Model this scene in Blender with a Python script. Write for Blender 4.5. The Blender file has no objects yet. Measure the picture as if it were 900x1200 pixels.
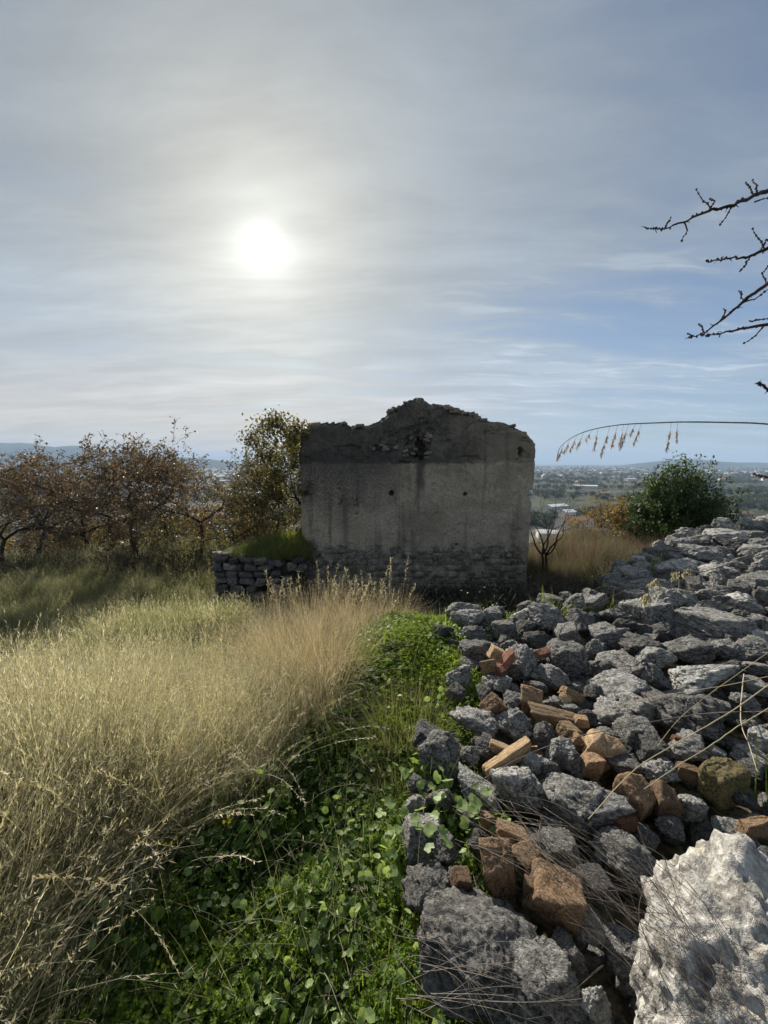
import bpy, math, random
import numpy as np
from mathutils import Vector

R = math.radians
HAZE_D = 1.5e-4
USE_HAZE = True
scene = bpy.context.scene
COL = scene.collection
random.seed(7)
RNG = np.random.default_rng(7)

# ------------------------------------------------------------------ camera, light, sky
F_PX = 460.0                      # focal length in pixels of the 900 x 1200 frame
PITCH = 7.06
cam_d = bpy.data.cameras.new('camera')
cam_d.sensor_fit = 'VERTICAL'
cam_d.sensor_height = 36.0
cam_d.lens = 36.0 * F_PX / 1200.0
cam_d.clip_start = 0.03
cam_d.clip_end = 60000
cam = bpy.data.objects.new('camera', cam_d)
COL.objects.link(cam)
cam.location = (0, 0, 0)
cam.rotation_euler = (R(90 - PITCH), 0, 0)
scene.camera = cam

SUN_AZ, SUN_EL = -16.1, 26.4      # degrees, azimuth from +Y towards +X
SV = Vector((math.sin(R(SUN_AZ)) * math.cos(R(SUN_EL)), math.cos(R(SUN_AZ)) * math.cos(R(SUN_EL)), math.sin(R(SUN_EL))))
sun_d = bpy.data.lights.new('sun', 'SUN')
sun_d.energy = 5.0
sun_d.angle = R(0.9)
sun_d.color = (1.0, 0.93, 0.82)
sun = bpy.data.objects.new('sun', sun_d)
COL.objects.link(sun)
sun.rotation_euler = SV.to_track_quat('Z', 'Y').to_euler()

scene.view_settings.view_transform = 'Standard'
scene.view_settings.look = 'None'
scene.view_settings.exposure = 0.92
scene.view_settings.gamma = 1.0
scene.cycles.max_bounces = 6
scene.cycles.diffuse_bounces = 3
scene.cycles.glossy_bounces = 2
scene.cycles.transmission_bounces = 4
scene.cycles.volume_bounces = 0
scene.cycles.transparent_max_bounces = 8
scene.cycles.sample_clamp_indirect = 6.0


class NT:
    """small helper to write node trees as expressions"""
    def __init__(self, nt):
        self.nt = nt

    def n(self, typ, **kw):
        nd = self.nt.nodes.new(typ)
        for k, v in kw.items():
            setattr(nd, k, v)
        return nd

    def put(self, sock, v):
        if isinstance(v, bpy.types.NodeSocket):
            self.nt.links.new(v, sock)
        elif isinstance(v, (tuple, list)) and len(v) == 3 and sock.type == 'RGBA':
            sock.default_value = (*v, 1)
        else:
            sock.default_value = v

    def m(self, op, a, b=None, c=None, clamp=False):
        nd = self.n('ShaderNodeMath', operation=op, use_clamp=clamp)
        self.put(nd.inputs[0], a)
        if b is not None: self.put(nd.inputs[1], b)
        if c is not None: self.put(nd.inputs[2], c)
        return nd.outputs[0]

    def v(self, op, a, b=None, out=0):
        nd = self.n('ShaderNodeVectorMath', operation=op)
        self.put(nd.inputs[0], a)
        if b is not None:
            self.put(nd.inputs['Scale'] if op == 'SCALE' else nd.inputs[1], b)
        return nd.outputs[out]

    def noise(self, vec, scale, detail=4, rough=0.55, dist=0.0, col=False, typ='FBM'):
        nd = self.n('ShaderNodeTexNoise')
        nd.noise_type = typ
        self.put(nd.inputs['Vector'], vec)
        nd.inputs['Scale'].default_value = scale
        nd.inputs['Detail'].default_value = detail
        nd.inputs['Roughness'].default_value = rough
        nd.inputs['Distortion'].default_value = dist
        return nd.outputs['Color' if col else 'Fac']

    def voro(self, vec, scale, feature='F1', out='Distance', rnd=1.0):
        nd = self.n('ShaderNodeTexVoronoi', feature=feature)
        self.put(nd.inputs['Vector'], vec)
        nd.inputs['Scale'].default_value = scale
        nd.inputs['Randomness'].default_value = rnd
        return nd.outputs[out]

    def ramp(self, fac, stops, interp='LINEAR'):
        nd = self.n('ShaderNodeValToRGB')
        cr = nd.color_ramp
        cr.interpolation = interp
        while len(cr.elements) < len(stops): cr.elements.new(0.5)
        for e, (p, c) in zip(cr.elements, stops):
            e.position = p
            e.color = (c, c, c, 1) if isinstance(c, (int, float)) else (*c, 1)
        self.put(nd.inputs[0], fac)
        return nd.outputs[0]

    def step(self, x, lo, hi, smooth=True):
        nd = self.n('ShaderNodeMapRange')
        nd.interpolation_type = 'SMOOTHSTEP' if smooth else 'LINEAR'
        self.put(nd.inputs[0], x)
        self.put(nd.inputs[1], lo); self.put(nd.inputs[2], hi)
        return nd.outputs[0]

    def mix(self, fac, a, b, typ='MIX'):
        nd = self.n('ShaderNodeMix', data_type='RGBA', blend_type=typ)
        self.put(nd.inputs[0], fac); self.put(nd.inputs[6], a); self.put(nd.inputs[7], b)
        return nd.outputs[2]

    def sep(self, vec):
        nd = self.n('ShaderNodeSeparateXYZ'); self.put(nd.inputs[0], vec)
        return nd.outputs

    def comb(self, x, y, z):
        nd = self.n('ShaderNodeCombineXYZ')
        self.put(nd.inputs[0], x); self.put(nd.inputs[1], y); self.put(nd.inputs[2], z)
        return nd.outputs[0]

    def bump(self, h, strength=0.5, dist=0.01, normal=None):
        nd = self.n('ShaderNodeBump')
        self.put(nd.inputs['Height'], h)
        nd.inputs['Strength'].default_value = strength
        nd.inputs['Distance'].default_value = dist
        if normal is not None: self.put(nd.inputs['Normal'], normal)
        return nd.outputs[0]


# sky: nishita behind a thin veil of cirrus that lights up round the sun
world = bpy.data.worlds.new('World')
scene.world = world
world.use_nodes = True
wt = world.node_tree
wt.nodes.clear()
W = NT(wt)
tc = W.n('ShaderNodeTexCoord')
dr = W.v('NORMALIZE', tc.outputs['Generated'])
sx, sy, sz = W.sep(dr)
nish = W.n('ShaderNodeTexSky', sky_type='NISHITA')
nish.sun_disc = False
nish.sun_elevation = R(SUN_EL)
nish.sun_rotation = R(SUN_AZ)
nish.altitude = 100
nish.air_density = 1.0
nish.dust_density = 1.2
nish.ozone_density = 1.6
cosang = W.v('DOT_PRODUCT', dr, tuple(SV), out=1)
ang = W.m('MULTIPLY', W.m('ARCCOSINE', W.m('MINIMUM', cosang, 0.999999)), 57.2958)
zz = W.m('ADD', W.m('MAXIMUM', sz, 0.0), 0.10)
pl = W.comb(W.m('DIVIDE', sx, zz), W.m('DIVIDE', sy, zz), 0.0)
wob = W.noise(pl, 0.7, 3, 0.5, col=True)
pw = W.v('ADD', pl, W.v('SCALE', W.v('SUBTRACT', wob, (0.5, 0.5, 0.5)), 0.5))
mp = W.n('ShaderNodeMapping'); W.put(mp.inputs[0], pw)
mp.inputs['Rotation'].default_value = (0, 0, R(28)); mp.inputs['Scale'].default_value = (0.45, 1.6, 1)
streak = W.noise(mp.outputs[0], 1.5, 7, 0.62)
mp2 = W.n('ShaderNodeMapping'); W.put(mp2.inputs[0], pw)
mp2.inputs['Rotation'].default_value = (0, 0, R(-18)); mp2.inputs['Scale'].default_value = (0.7, 1.5, 1)
broad = W.noise(mp2.outputs[0], 0.55, 4, 0.5)
puff = W.noise(W.v('ADD', mp.outputs[0], (3.1, 7.7, 0)), 5.0, 6, 0.6)
# share of veil: near total towards the sun, thinner to the right and low down
side = W.step(sx, -0.10, 0.90)
veil = W.m('ADD', W.m('MULTIPLY', W.step(streak, 0.34, 0.70), 0.34), W.m('MULTIPLY', W.step(broad, 0.32, 0.68), 0.46))
veil = W.m('ADD', veil, W.m('SUBTRACT', 0.58, W.m('MULTIPLY', side, 0.40)))
nearsun = W.m('EXPONENT', W.m('DIVIDE', ang, -24.0))
veil = W.m('ADD', veil, W.m('MULTIPLY', nearsun, 0.25))
pf = W.m('MULTIPLY', W.step(puff, 0.50, 0.66), W.m('MULTIPLY', W.step(sx, 0.0, 0.35), W.step(streak, 0.36, 0.56)))
lowband = W.m('MULTIPLY', W.step(sz, 0.04, 0.12), W.m('SUBTRACT', 1.0, W.step(sz, 0.30, 0.50)))
pf = W.m('MULTIPLY', pf, lowband)
veil = W.m('MINIMUM', W.m('ADD', veil, W.m('MULTIPLY', pf, 0.55)), 0.96)
# veil brightness by angle from the sun (forward scattering in thin cloud)
g1 = W.m('EXPONENT', W.m('DIVIDE', ang, -15.0))
g2 = W.m('EXPONENT', W.m('DIVIDE', ang, -1.9))
lum = W.m('ADD', 0.155, W.m('MULTIPLY', g1, 0.29))
lum = W.m('ADD', lum, W.m('MULTIPLY', g2, 0.42))
lum = W.m('ADD', lum, W.m('MULTIPLY', pf, 0.07))
lum = W.m('ADD', lum, W.m('MULTIPLY', W.m('SUBTRACT', 1.0, W.step(sz, 0.0, 0.55)), 0.14))
lum = W.m('MULTIPLY', lum, W.m('ADD', 0.76, W.m('ADD', W.m('MULTIPLY', W.step(streak, 0.28, 0.72), 0.36), W.m('MULTIPLY', W.step(broad, 0.3, 0.7), 0.20))))
warm = W.mix(W.step(nearsun, 0.14, 0.75), (0.84, 0.98, 1.14), (1.03, 1.02, 0.93))
hz = W.m('MULTIPLY', W.m('SUBTRACT', 1.0, W.step(sz, 0.0, 0.30)), W.m('SUBTRACT', 1.0, W.step(sx, -0.3, 0.6)))
warm = W.mix(hz, warm, (1.17, 1.0, 0.80))
vcol = W.v('SCALE', warm, W.m('MULTIPLY', lum, 10.0))
clear = W.mix(1.0, nish.outputs[0], (0.37, 0.47, 0.58), 'MULTIPLY')
skyc = W.mix(veil, clear, vcol)
core = W.m('SUBTRACT', 1.0, W.step(ang, 1.0, 2.3))
skyc = W.v('ADD', skyc, W.v('SCALE', (1.0, 0.97, 0.9), W.m('MULTIPLY', core, 16.0)))
bg = W.n('ShaderNodeBackground')
W.put(bg.inputs[0], skyc)
bg.inputs[1].default_value = 0.10
wo = W.n('ShaderNodeOutputWorld')
wt.links.new(bg.outputs[0], wo.inputs[0])

# ------------------------------------------------------------------ projection helpers
CP, SP = math.cos(R(PITCH)), math.sin(R(PITCH))


def ray(u, v):
    a = (u - 450.0) / F_PX
    b = (600.0 - v) / F_PX
    return np.array((a, CP + b * SP, -SP + b * CP))


def project(p):
    x, y, z = p
    d = y * CP - z * SP
    up = y * SP + z * CP
    if d <= 0.01: return (-9999, -9999, d)
    return (450 + F_PX * x / d, 600 - F_PX * up / d, d)


# ------------------------------------------------------------------ numpy noise
_pr = np.random.default_rng(11)
_PERM = _pr.permutation(256)
_PERM = np.concatenate([_PERM, _PERM, _PERM])
_G = _pr.normal(size=(256, 3))
_G /= np.linalg.norm(_G, axis=1)[:, None]


def perlin(p):
    p = np.asarray(p, float)
    i = np.floor(p).astype(int)
    f = p - i
    i &= 255
    w = f * f * f * (f * (f * 6 - 15) + 10)
    res = 0
    for dx in (0, 1):
        wx = w[:, 0] if dx else 1 - w[:, 0]
        for dy in (0, 1):
            wy = w[:, 1] if dy else 1 - w[:, 1]
            for dz in (0, 1):
                wz = w[:, 2] if dz else 1 - w[:, 2]
                h = _PERM[_PERM[_PERM[i[:, 0] + dx] + ((i[:, 1] + dy) & 255)] + ((i[:, 2] + dz) & 255)]
                g = _G[h]
                d = g[:, 0] * (f[:, 0] - dx) + g[:, 1] * (f[:, 1] - dy) + g[:, 2] * (f[:, 2] - dz)
                res = res + wx * wy * wz * d
    return res * 1.5


def fbm(p, octs=4, gain=0.5, lac=2.03, ridged=False):
    a, s, r = 1.0, 0.0, 0.0
    p = np.asarray(p, float)
    for o in range(octs):
        n = perlin(p + o * 17.3)
        if ridged: n = 1 - 2 * np.abs(n) - 0.5
        s = s + a * n
        r += a
        a *= gain
        p = p * lac
    return s / r


def smooth(x, lo, hi):
    t = np.clip((x - lo) / (hi - lo), 0, 1)
    return t * t * (3 - 2 * t)


# ------------------------------------------------------------------ mesh building
class MB:
    """collects vertex blocks and face blocks, makes one mesh"""
    def __init__(self):
        self.v, self.f, self.n, self.t = [], [], 0, []

    def add(self, verts, faces, tint=None):
        verts = np.asarray(verts, float).reshape(-1, 3)
        faces = np.asarray(faces, int)
        self.v.append(verts)
        if tint is None: tint = 0.5
        self.t.append(np.broadcast_to(np.asarray(tint, float), (len(verts),)).copy())
        self.f.append(faces + self.n)
        self.n += len(verts)

    def tube(self, pts, rad, n=6, tint=None, cap=True):
        pts = np.asarray(pts, float)
        rad = np.broadcast_to(np.asarray(rad, float), (len(pts),))
        t = np.gradient(pts, axis=0)
        t /= np.linalg.norm(t, axis=1)[:, None] + 1e-12
        ref = np.array((0, 0, 1.0)) if abs(t[:, 2]).mean() < 0.8 else np.array((1.0, 0, 0))
        a = np.cross(t, ref); a /= np.linalg.norm(a, axis=1)[:, None] + 1e-12
        b = np.cross(t, a)
        th = np.arange(n) * 2 * math.pi / n
        ring = pts[:, None] + rad[:, None, None] * (a[:, None] * np.cos(th)[None, :, None] + b[:, None] * np.sin(th)[None, :, None])
        m = len(pts)
        i = np.arange(m - 1)[:, None] * n
        j = np.arange(n)[None]
        k = (j + 1) % n
        q = np.stack([i + j, i + k, i + n + k, i + n + j], -1).reshape(-1, 4)
        self.add(ring.reshape(-1, 3), q, tint)
        if cap:
            base = self.n - m * n
            if n == 4: self.f.append(np.array([[base + (m - 1) * n + c for c in range(4)]]))
            elif n == 3: self.f.append(np.array([[base + (m - 1) * n + c for c in range(3)]]))

    def bake(self, tv, tf, pos, rot, scl, tint=None):
        """copies of a template: tv (k,3), tf (m,c), pos (N,3), rot (N,3,3), scl (N,) or (N,3)"""
        N, k = len(pos), len(tv)
        if N == 0: return
        scl = np.asarray(scl, float)
        if scl.ndim == 1: scl = scl[:, None]
        vv = np.einsum('nij,nkj->nki', rot, tv[None] * scl[:, None, :]) + pos[:, None]
        ff = tf[None] + (np.arange(N) * k)[:, None, None]
        if tint is not None: tint = np.repeat(np.asarray(tint, float), k)
        self.add(vv.reshape(-1, 3), ff.reshape(-1, tf.shape[1]), tint)

    def mesh(self, name, mat=None, smoothf=True):
        me = bpy.data.meshes.new(name)
        V = np.concatenate(self.v) if self.v else np.zeros((0, 3))
        me.vertices.add(len(V))
        me.vertices.foreach_set('co', V.ravel())
        nl = sum(f.size for f in self.f)
        nf = sum(len(f) for f in self.f)
        me.loops.add(nl)
        me.polygons.add(nf)
        me.loops.foreach_set('vertex_index', np.concatenate([f.ravel() for f in self.f]).astype(np.int32))
        cnt = np.concatenate([np.full(len(f), f.shape[1]) for f in self.f])
        st = np.concatenate([[0], np.cumsum(cnt)[:-1]]).astype(np.int32)
        me.polygons.foreach_set('loop_start', st)
        me.polygons.foreach_set('use_smooth', np.full(nf, smoothf))
        me.update(calc_edges=True)
        at = me.attributes.new('tint', 'FLOAT', 'POINT')
        at.data.foreach_set('value', np.concatenate(self.t).astype(np.float32))
        if mat: me.materials.append(mat)
        return me


def rotm(yaw, pitch=None, roll=None):
    yaw = np.atleast_1d(yaw)
    N = len(yaw)
    pitch = np.zeros(N) if pitch is None else np.broadcast_to(pitch, N)
    roll = np.zeros(N) if roll is None else np.broadcast_to(roll, N)
    cy, sy_, cp, sp, cr, sr = np.cos(yaw), np.sin(yaw), np.cos(pitch), np.sin(pitch), np.cos(roll), np.sin(roll)
    z, o = np.zeros(N), np.ones(N)
    Rz = np.stack([cy, -sy_, z, sy_, cy, z, z, z, o], -1).reshape(N, 3, 3)
    Rx = np.stack([o, z, z, z, cp, -sp, z, sp, cp], -1).reshape(N, 3, 3)
    Ry = np.stack([cr, z, sr, z, o, z, -sr, z, cr], -1).reshape(N, 3, 3)
    return Rz @ Rx @ Ry


def obj(name, me, parent=None, loc=None, rot=None, scl=None, label=None, cat=None, group=None, kind=None):
    o = bpy.data.objects.new(name, me)
    COL.objects.link(o)
    if parent is not None: o.parent = parent
    if loc is not None: o.location = tuple(loc)
    if rot is not None: o.rotation_euler = tuple(rot)
    if scl is not None: o.scale = tuple(scl)
    if label: o['label'] = label
    if cat: o['category'] = cat
    if group: o['group'] = group
    if kind: o['kind'] = kind
    return o


def scatter(name, protos, pts, rots, scl, idx, label, cat, kind='stuff'):
    """one object whose points carry copies of the prototypes (geometry nodes)"""
    pc = bpy.data.collections.new(name + '_prototypes')
    for i, me in enumerate(protos):
        pc.objects.link(bpy.data.objects.new('%s_%02d' % (name, i), me))
    me = bpy.data.meshes.new(name)
    me.vertices.add(len(pts))
    me.vertices.foreach_set('co', np.asarray(pts, np.float32).ravel())
    a = me.attributes.new('rot', 'FLOAT_VECTOR', 'POINT'); a.data.foreach_set('vector', np.asarray(rots, np.float32).ravel())
    a = me.attributes.new('scl', 'FLOAT', 'POINT'); a.data.foreach_set('value', np.asarray(scl, np.float32))
    a = me.attributes.new('idx', 'INT', 'POINT'); a.data.foreach_set('value', np.asarray(idx, np.int32))
    o = obj(name, me, label=label, cat=cat, kind=kind)
    ng = bpy.data.node_groups.new(name, 'GeometryNodeTree')
    ng.interface.new_socket('Geometry', in_out='INPUT', socket_type='NodeSocketGeometry')
    ng.interface.new_socket('Geometry', in_out='OUTPUT', socket_type='NodeSocketGeometry')
    gi = ng.nodes.new('NodeGroupInput'); go = ng.nodes.new('NodeGroupOutput')
    iop = ng.nodes.new('GeometryNodeInstanceOnPoints')
    ci = ng.nodes.new('GeometryNodeCollectionInfo')
    ci.inputs['Collection'].default_value = pc
    ci.inputs['Separate Children'].default_value = True
    ci.inputs['Reset Children'].default_value = True

    def na(nm, ty):
        nd = ng.nodes.new('GeometryNodeInputNamedAttribute'); nd.data_type = ty
        nd.inputs['Name'].default_value = nm
        return nd.outputs['Attribute']
    L = ng.links.new
    L(gi.outputs[0], iop.inputs['Points']); L(ci.outputs[0], iop.inputs['Instance'])
    iop.inputs['Pick Instance'].default_value = True
    L(na('idx', 'INT'), iop.inputs['Instance Index'])
    L(na('rot', 'FLOAT_VECTOR'), iop.inputs['Rotation'])
    L(na('scl', 'FLOAT'), iop.inputs['Scale'])
    L(iop.outputs[0], go.inputs[0])
    md = o.modifiers.new('scatter', 'NODES'); md.node_group = ng
    return o
# ------------------------------------------------------------------ materials
def new_mat(name):
    m = bpy.data.materials.new(name)
    m.use_nodes = True
    m.node_tree.nodes.clear()
    t = NT(m.node_tree)
    out = t.n('ShaderNodeOutputMaterial')
    return m, t, out


def principled(t, out, col, rough=0.9, normal=None, spec=0.3):
    p = t.n('ShaderNodeBsdfPrincipled')
    t.put(p.inputs['Base Color'], col)
    t.put(p.inputs['Roughness'], rough)
    p.inputs['Specular IOR Level'].default_value = spec
    if normal is not None: t.put(p.inputs['Normal'], normal)
    t.nt.links.new(p.outputs[0], out.inputs[0])
    return p


BUMP = 0.016


def rock_mat(name, dark, mid, light, lichen=(0.42, 0.42, 0.38), scale=1.0, pit=1.0, lich=0.5):
    m, t, out = new_mat(name)
    oc = t.n('ShaderNodeTexCoord').outputs['Object']
    oi = t.n('ShaderNodeObjectInfo')
    p = t.v('ADD', oc, t.v('SCALE', oi.outputs['Location'], 3.0))
    n1 = t.noise(p, 2.2 * scale, 6, 0.68, 0.6)
    n2 = t.noise(p, 8 * scale, 6, 0.72, 0.3)
    n3 = t.noise(p, 42 * scale, 3, 0.7)
    c = t.mix(t.step(n1, 0.36, 0.64), dark, mid)
    c = t.mix(t.m('MULTIPLY', t.step(n2, 0.44, 0.66), 0.75), c, light)
    c = t.mix(t.m('MULTIPLY', t.m('SUBTRACT', 1.0, t.step(n2, 0.32, 0.46)), 0.7), c, dark)
    lf = t.m('MULTIPLY', t.step(t.noise(p, 7 * scale, 7, 0.78, 0.8), 0.55, 0.62), lich)
    c = t.mix(lf, c, lichen)
    c = t.mix(t.m('MULTIPLY', t.step(n3, 0.56, 0.70), 0.5), c, tuple(x * 0.35 for x in dark))
    tint = t.m('ADD', 0.58, t.m('MULTIPLY', oi.outputs['Random'], 0.88))
    c = t.mix(1.0, c, t.comb(tint, tint, tint), 'MULTIPLY')
    vr = t.voro(t.v('ADD', p, t.v('SCALE', t.noise(p, 9 * scale, 2, 0.5, col=True), 0.12)), 14 * scale, 'SMOOTH_F1')
    h = t.m('ADD', t.m('MULTIPLY', n2, 0.9), t.m('MULTIPLY', n3, 0.35))
    h = t.m('ADD', h, t.m('MULTIPLY', vr, 0.5 * pit))
    wp = t.v('ADD', p, t.v('SCALE', t.noise(p, 3.0, 4, 0.6, col=True), 0.35))
    ck = t.m('SUBTRACT', 1.0, t.step(t.voro(wp, 1.7, 'DISTANCE_TO_EDGE'), 0.0, 0.05))
    ck = t.m('MULTIPLY', ck, t.step(t.noise(p, 1.5, 2), 0.45, 0.6))
    h = t.m('SUBTRACT', h, t.m('MULTIPLY', ck, 1.2))
    c = t.mix(t.m('MULTIPLY', ck, 0.7), c, tuple(x * 0.3 for x in dark))
    principled(t, out, c, 0.92, t.bump(h, 0.8, BUMP), 0.25)
    return m


M_rock = rock_mat('weathered_limestone', (0.060, 0.058, 0.054), (0.19, 0.184, 0.172), (0.42, 0.41, 0.385))
M_rock_dark = rock_mat('dark_limestone', (0.040, 0.039, 0.037), (0.12, 0.116, 0.109), (0.29, 0.28, 0.262), lich=0.3)
M_rock_pale = rock_mat('pale_limestone', (0.12, 0.117, 0.108), (0.31, 0.30, 0.28), (0.54, 0.525, 0.49), lich=0.6)
M_white = rock_mat('white_conglomerate', (0.10, 0.095, 0.085), (0.32, 0.305, 0.28), (0.60, 0.58, 0.53), lichen=(0.33, 0.27, 0.17), scale=1.1, pit=0.8, lich=0.45)
M_brick = rock_mat('broken_brick', (0.15, 0.085, 0.045), (0.33, 0.20, 0.11), (0.50, 0.36, 0.22), lichen=(0.27, 0.25, 0.21), scale=1.3, pit=0.3, lich=0.85)
M_tuff = rock_mat('tan_tuff', (0.27, 0.165, 0.085), (0.50, 0.335, 0.18), (0.68, 0.53, 0.34), lichen=(0.42, 0.38, 0.30), scale=1.3, pit=0.4, lich=0.8)
M_red = rock_mat('red_brick', (0.16, 0.06, 0.035), (0.29, 0.12, 0.07), (0.40, 0.22, 0.14), scale=1.3, pit=0.3, lich=0.4)
M_mossy = rock_mat('mossy_tuff', (0.05, 0.042, 0.018), (0.16, 0.125, 0.055), (0.33, 0.27, 0.13), lichen=(0.13, 0.125, 0.04), scale=2.0, pit=0.8, lich=0.7)
M_wstone = rock_mat('wall_stone', (0.10, 0.09, 0.075), (0.25, 0.23, 0.19), (0.42, 0.39, 0.33), lich=0.3)


def leaf_mat(name, c1, c2, trans=0.45, rough=0.55, spec=0.3, inst=True, tcol=None):
    m, t, out = new_mat(name)
    at = t.n('ShaderNodeAttribute'); at.attribute_name = 'tint'
    f = at.outputs['Fac']
    if inst:
        oi = t.n('ShaderNodeObjectInfo')
        f = t.m('ADD', t.m('MULTIPLY', f, 0.65), t.m('MULTIPLY', oi.outputs['Random'], 0.35))
    c = t.mix(f, c1, c2)
    p = t.n('ShaderNodeBsdfPrincipled')
    t.put(p.inputs['Base Color'], c); p.inputs['Roughness'].default_value = rough
    p.inputs['Specular IOR Level'].default_value = spec
    tr = t.n('ShaderNodeBsdfTranslucent')
    tcx = t.mix(1.0, c, tcol or (1.25, 1.2, 0.7), 'MULTIPLY')
    t.put(tr.inputs[0], tcx)
    ms = t.n('ShaderNodeMixShader'); ms.inputs[0].default_value = trans
    t.nt.links.new(p.outputs[0], ms.inputs[1]); t.nt.links.new(tr.outputs[0], ms.inputs[2])
    t.nt.links.new(ms.outputs[0], out.inputs[0])
    return m


M_straw = leaf_mat('dry_straw', (0.22, 0.195, 0.115), (0.62, 0.57, 0.42), 0.55, tcol=(1.1, 1.1, 0.88))
M_straw_pale = leaf_mat('bleached_stalk', (0.42, 0.36, 0.24), (0.60, 0.53, 0.38), 0.3)
M_olive = leaf_mat('olive_grass', (0.11, 0.125, 0.055), (0.31, 0.30, 0.16), 0.55, tcol=(1.15, 1.2, 0.8))
M_wallgrass = leaf_mat('bright_wall_grass', (0.12, 0.16, 0.04), (0.30, 0.36, 0.11), 0.55)
M_mound = leaf_mat('yellow_green_cover', (0.12, 0.19, 0.025), (0.30, 0.38, 0.06), 0.5, 0.65, 0.1)
M_slope = leaf_mat('slope_grass', (0.055, 0.06, 0.03), (0.20, 0.185, 0.12), 0.35, tcol=(1.0, 1.0, 0.8))
M_slopetop = leaf_mat('slope_grass_heads', (0.14, 0.105, 0.06), (0.36, 0.30, 0.22), 0.3, tcol=(1.0, 0.95, 0.8))
M_green = leaf_mat('green_grass', (0.055, 0.09, 0.02), (0.13, 0.17, 0.045), 0.45)
M_tuss = leaf_mat('golden_tussock', (0.30, 0.24, 0.13), (0.62, 0.53, 0.36), 0.45, tcol=(1.05, 1.0, 0.85))
M_cover = leaf_mat('fresh_ground_cover', (0.07, 0.13, 0.018), (0.20, 0.28, 0.035), 0.5, 0.6, 0.15)
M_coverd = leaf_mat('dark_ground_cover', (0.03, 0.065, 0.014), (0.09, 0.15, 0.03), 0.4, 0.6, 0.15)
M_mallow = leaf_mat('pale_green_leaf', (0.15, 0.24, 0.07), (0.34, 0.44, 0.18), 0.45, 0.5, 0.3)
M_bush = leaf_mat('leathery_leaf', (0.032, 0.062, 0.018), (0.095, 0.145, 0.045), 0.32, 0.5, 0.3)
M_oakbrown = leaf_mat('dry_oak_leaf', (0.075, 0.057, 0.038), (0.22, 0.165, 0.10), 0.36, inst=False, tcol=(1.1, 1.0, .75))
M_oakolive = leaf_mat('olive_oak_leaf', (0.060, 0.060, 0.026), (0.19, 0.165, 0.08), 0.38, inst=False)
M_orange = leaf_mat('orange_leaf', (0.15, 0.10, 0.035), (0.34, 0.23, 0.09), 0.35, inst=False)
M_bramble = leaf_mat('bramble_twig', (0.020, 0.018, 0.016), (0.07, 0.062, 0.05), 0.1)
M_brambleleaf = leaf_mat('bramble_leaf', (0.015, 0.022, 0.010), (0.05, 0.06, 0.025), 0.25)
M_petal_y = leaf_mat('yellow_petal', (0.75, 0.62, 0.03), (0.85, 0.75, 0.06), 0.3)
M_petal_w = leaf_mat('white_petal', (0.75, 0.75, 0.68), (0.85, 0.85, 0.8), 0.3)
M_rust = leaf_mat('rust_leaf', (0.40, 0.16, 0.04), (0.55, 0.25, 0.06), 0.3)


def bark_mat(name, a, b):
    m, t, out = new_mat(name)
    oc = t.n('ShaderNodeTexCoord').outputs['Object']
    n = t.noise(oc, 14, 5, 0.7)
    c = t.mix(t.step(n, 0.35, 0.65), a, b)
    principled(t, out, c, 0.9, t.bump(n, 0.6, 0.02))
    return m


M_bark = bark_mat('dark_bark', (0.022, 0.019, 0.017), (0.075, 0.065, 0.055))
M_bark_g = bark_mat('grey_bark', (0.05, 0.045, 0.042), (0.13, 0.12, 0.11))
M_twig = bark_mat('dry_twig', (0.10, 0.085, 0.07), (0.27, 0.235, 0.19))
M_twig_dark = bark_mat('dark_twig', (0.03, 0.022, 0.02), (0.08, 0.06, 0.05))


def flat_mat(name, a, b, scale=3.0, rough=0.8, spec=0.2):
    m, t, out = new_mat(name)
    oc = t.n('ShaderNodeTexCoord').outputs['Object']
    n = t.noise(oc, scale, 4, 0.6)
    principled(t, out, t.mix(t.step(n, 0.35, 0.65), a, b), rough, spec=spec)
    return m


M_hwall = flat_mat('house_render', (0.52, 0.49, 0.43), (0.66, 0.63, 0.57), 0.4)
M_hwall2 = flat_mat('house_render_ochre', (0.46, 0.34, 0.22), (0.58, 0.46, 0.32), 0.4)
M_hroof = flat_mat('house_tile', (0.26, 0.13, 0.09), (0.38, 0.22, 0.16), 0.8)
M_hroofw = flat_mat('shed_sheet', (0.66, 0.67, 0.68), (0.8, 0.8, 0.8), 0.2, 0.9)
M_hwin = flat_mat('house_window', (0.03, 0.035, 0.04), (0.06, 0.065, 0.07), 2.0, 0.2)
M_farcrown = leaf_mat('far_tree_leaf', (0.030, 0.050, 0.020), (0.085, 0.095, 0.04), 0.1)

# ------------------------------------------------------------------ terrain
POLY = np.array([(.10, -2), (.10, 1.0), (.14, 1.7), (.45, 2.3), (.58, 3.0), (.60, 3.75), (1.3, 3.95), (2.2, 4.15), (3.2, 5.25), (6.3, 7.9), (9, 9), (14, 9.3), (14, -2)])


def sd_poly(x, y):
    """signed distance, positive inside the rubble heap's outline"""
    p = np.stack([x, y], -1)
    d = np.full(x.shape, 1e9)
    ins = np.zeros(x.shape, bool)
    n = len(POLY)
    for i in range(n):
        a, b = POLY[i], POLY[(i + 1) % n]
        e = b - a
        w = p - a
        t = np.clip((w @ e) / (e @ e), 0, 1)
        q = w - t[..., None] * e
        d = np.minimum(d, (q ** 2).sum(-1))
        c1 = p[..., 1] >= a[1]; c2 = p[..., 1] < b[1]
        cr = e[0] * w[..., 1] - e[1] * w[..., 0]
        ins ^= (c1 & c2 & (cr > 0)) | (~c1 & ~c2 & (cr < 0))
    return np.where(ins, 1, -1) * np.sqrt(d)


def lipx(y):
    return np.interp(y, [0, 1.14, 1.79, 2.7, 3.6, 4.5, 8.5], [-.80, -.92, -.56, -.16, -.06, .3, .5])


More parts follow.
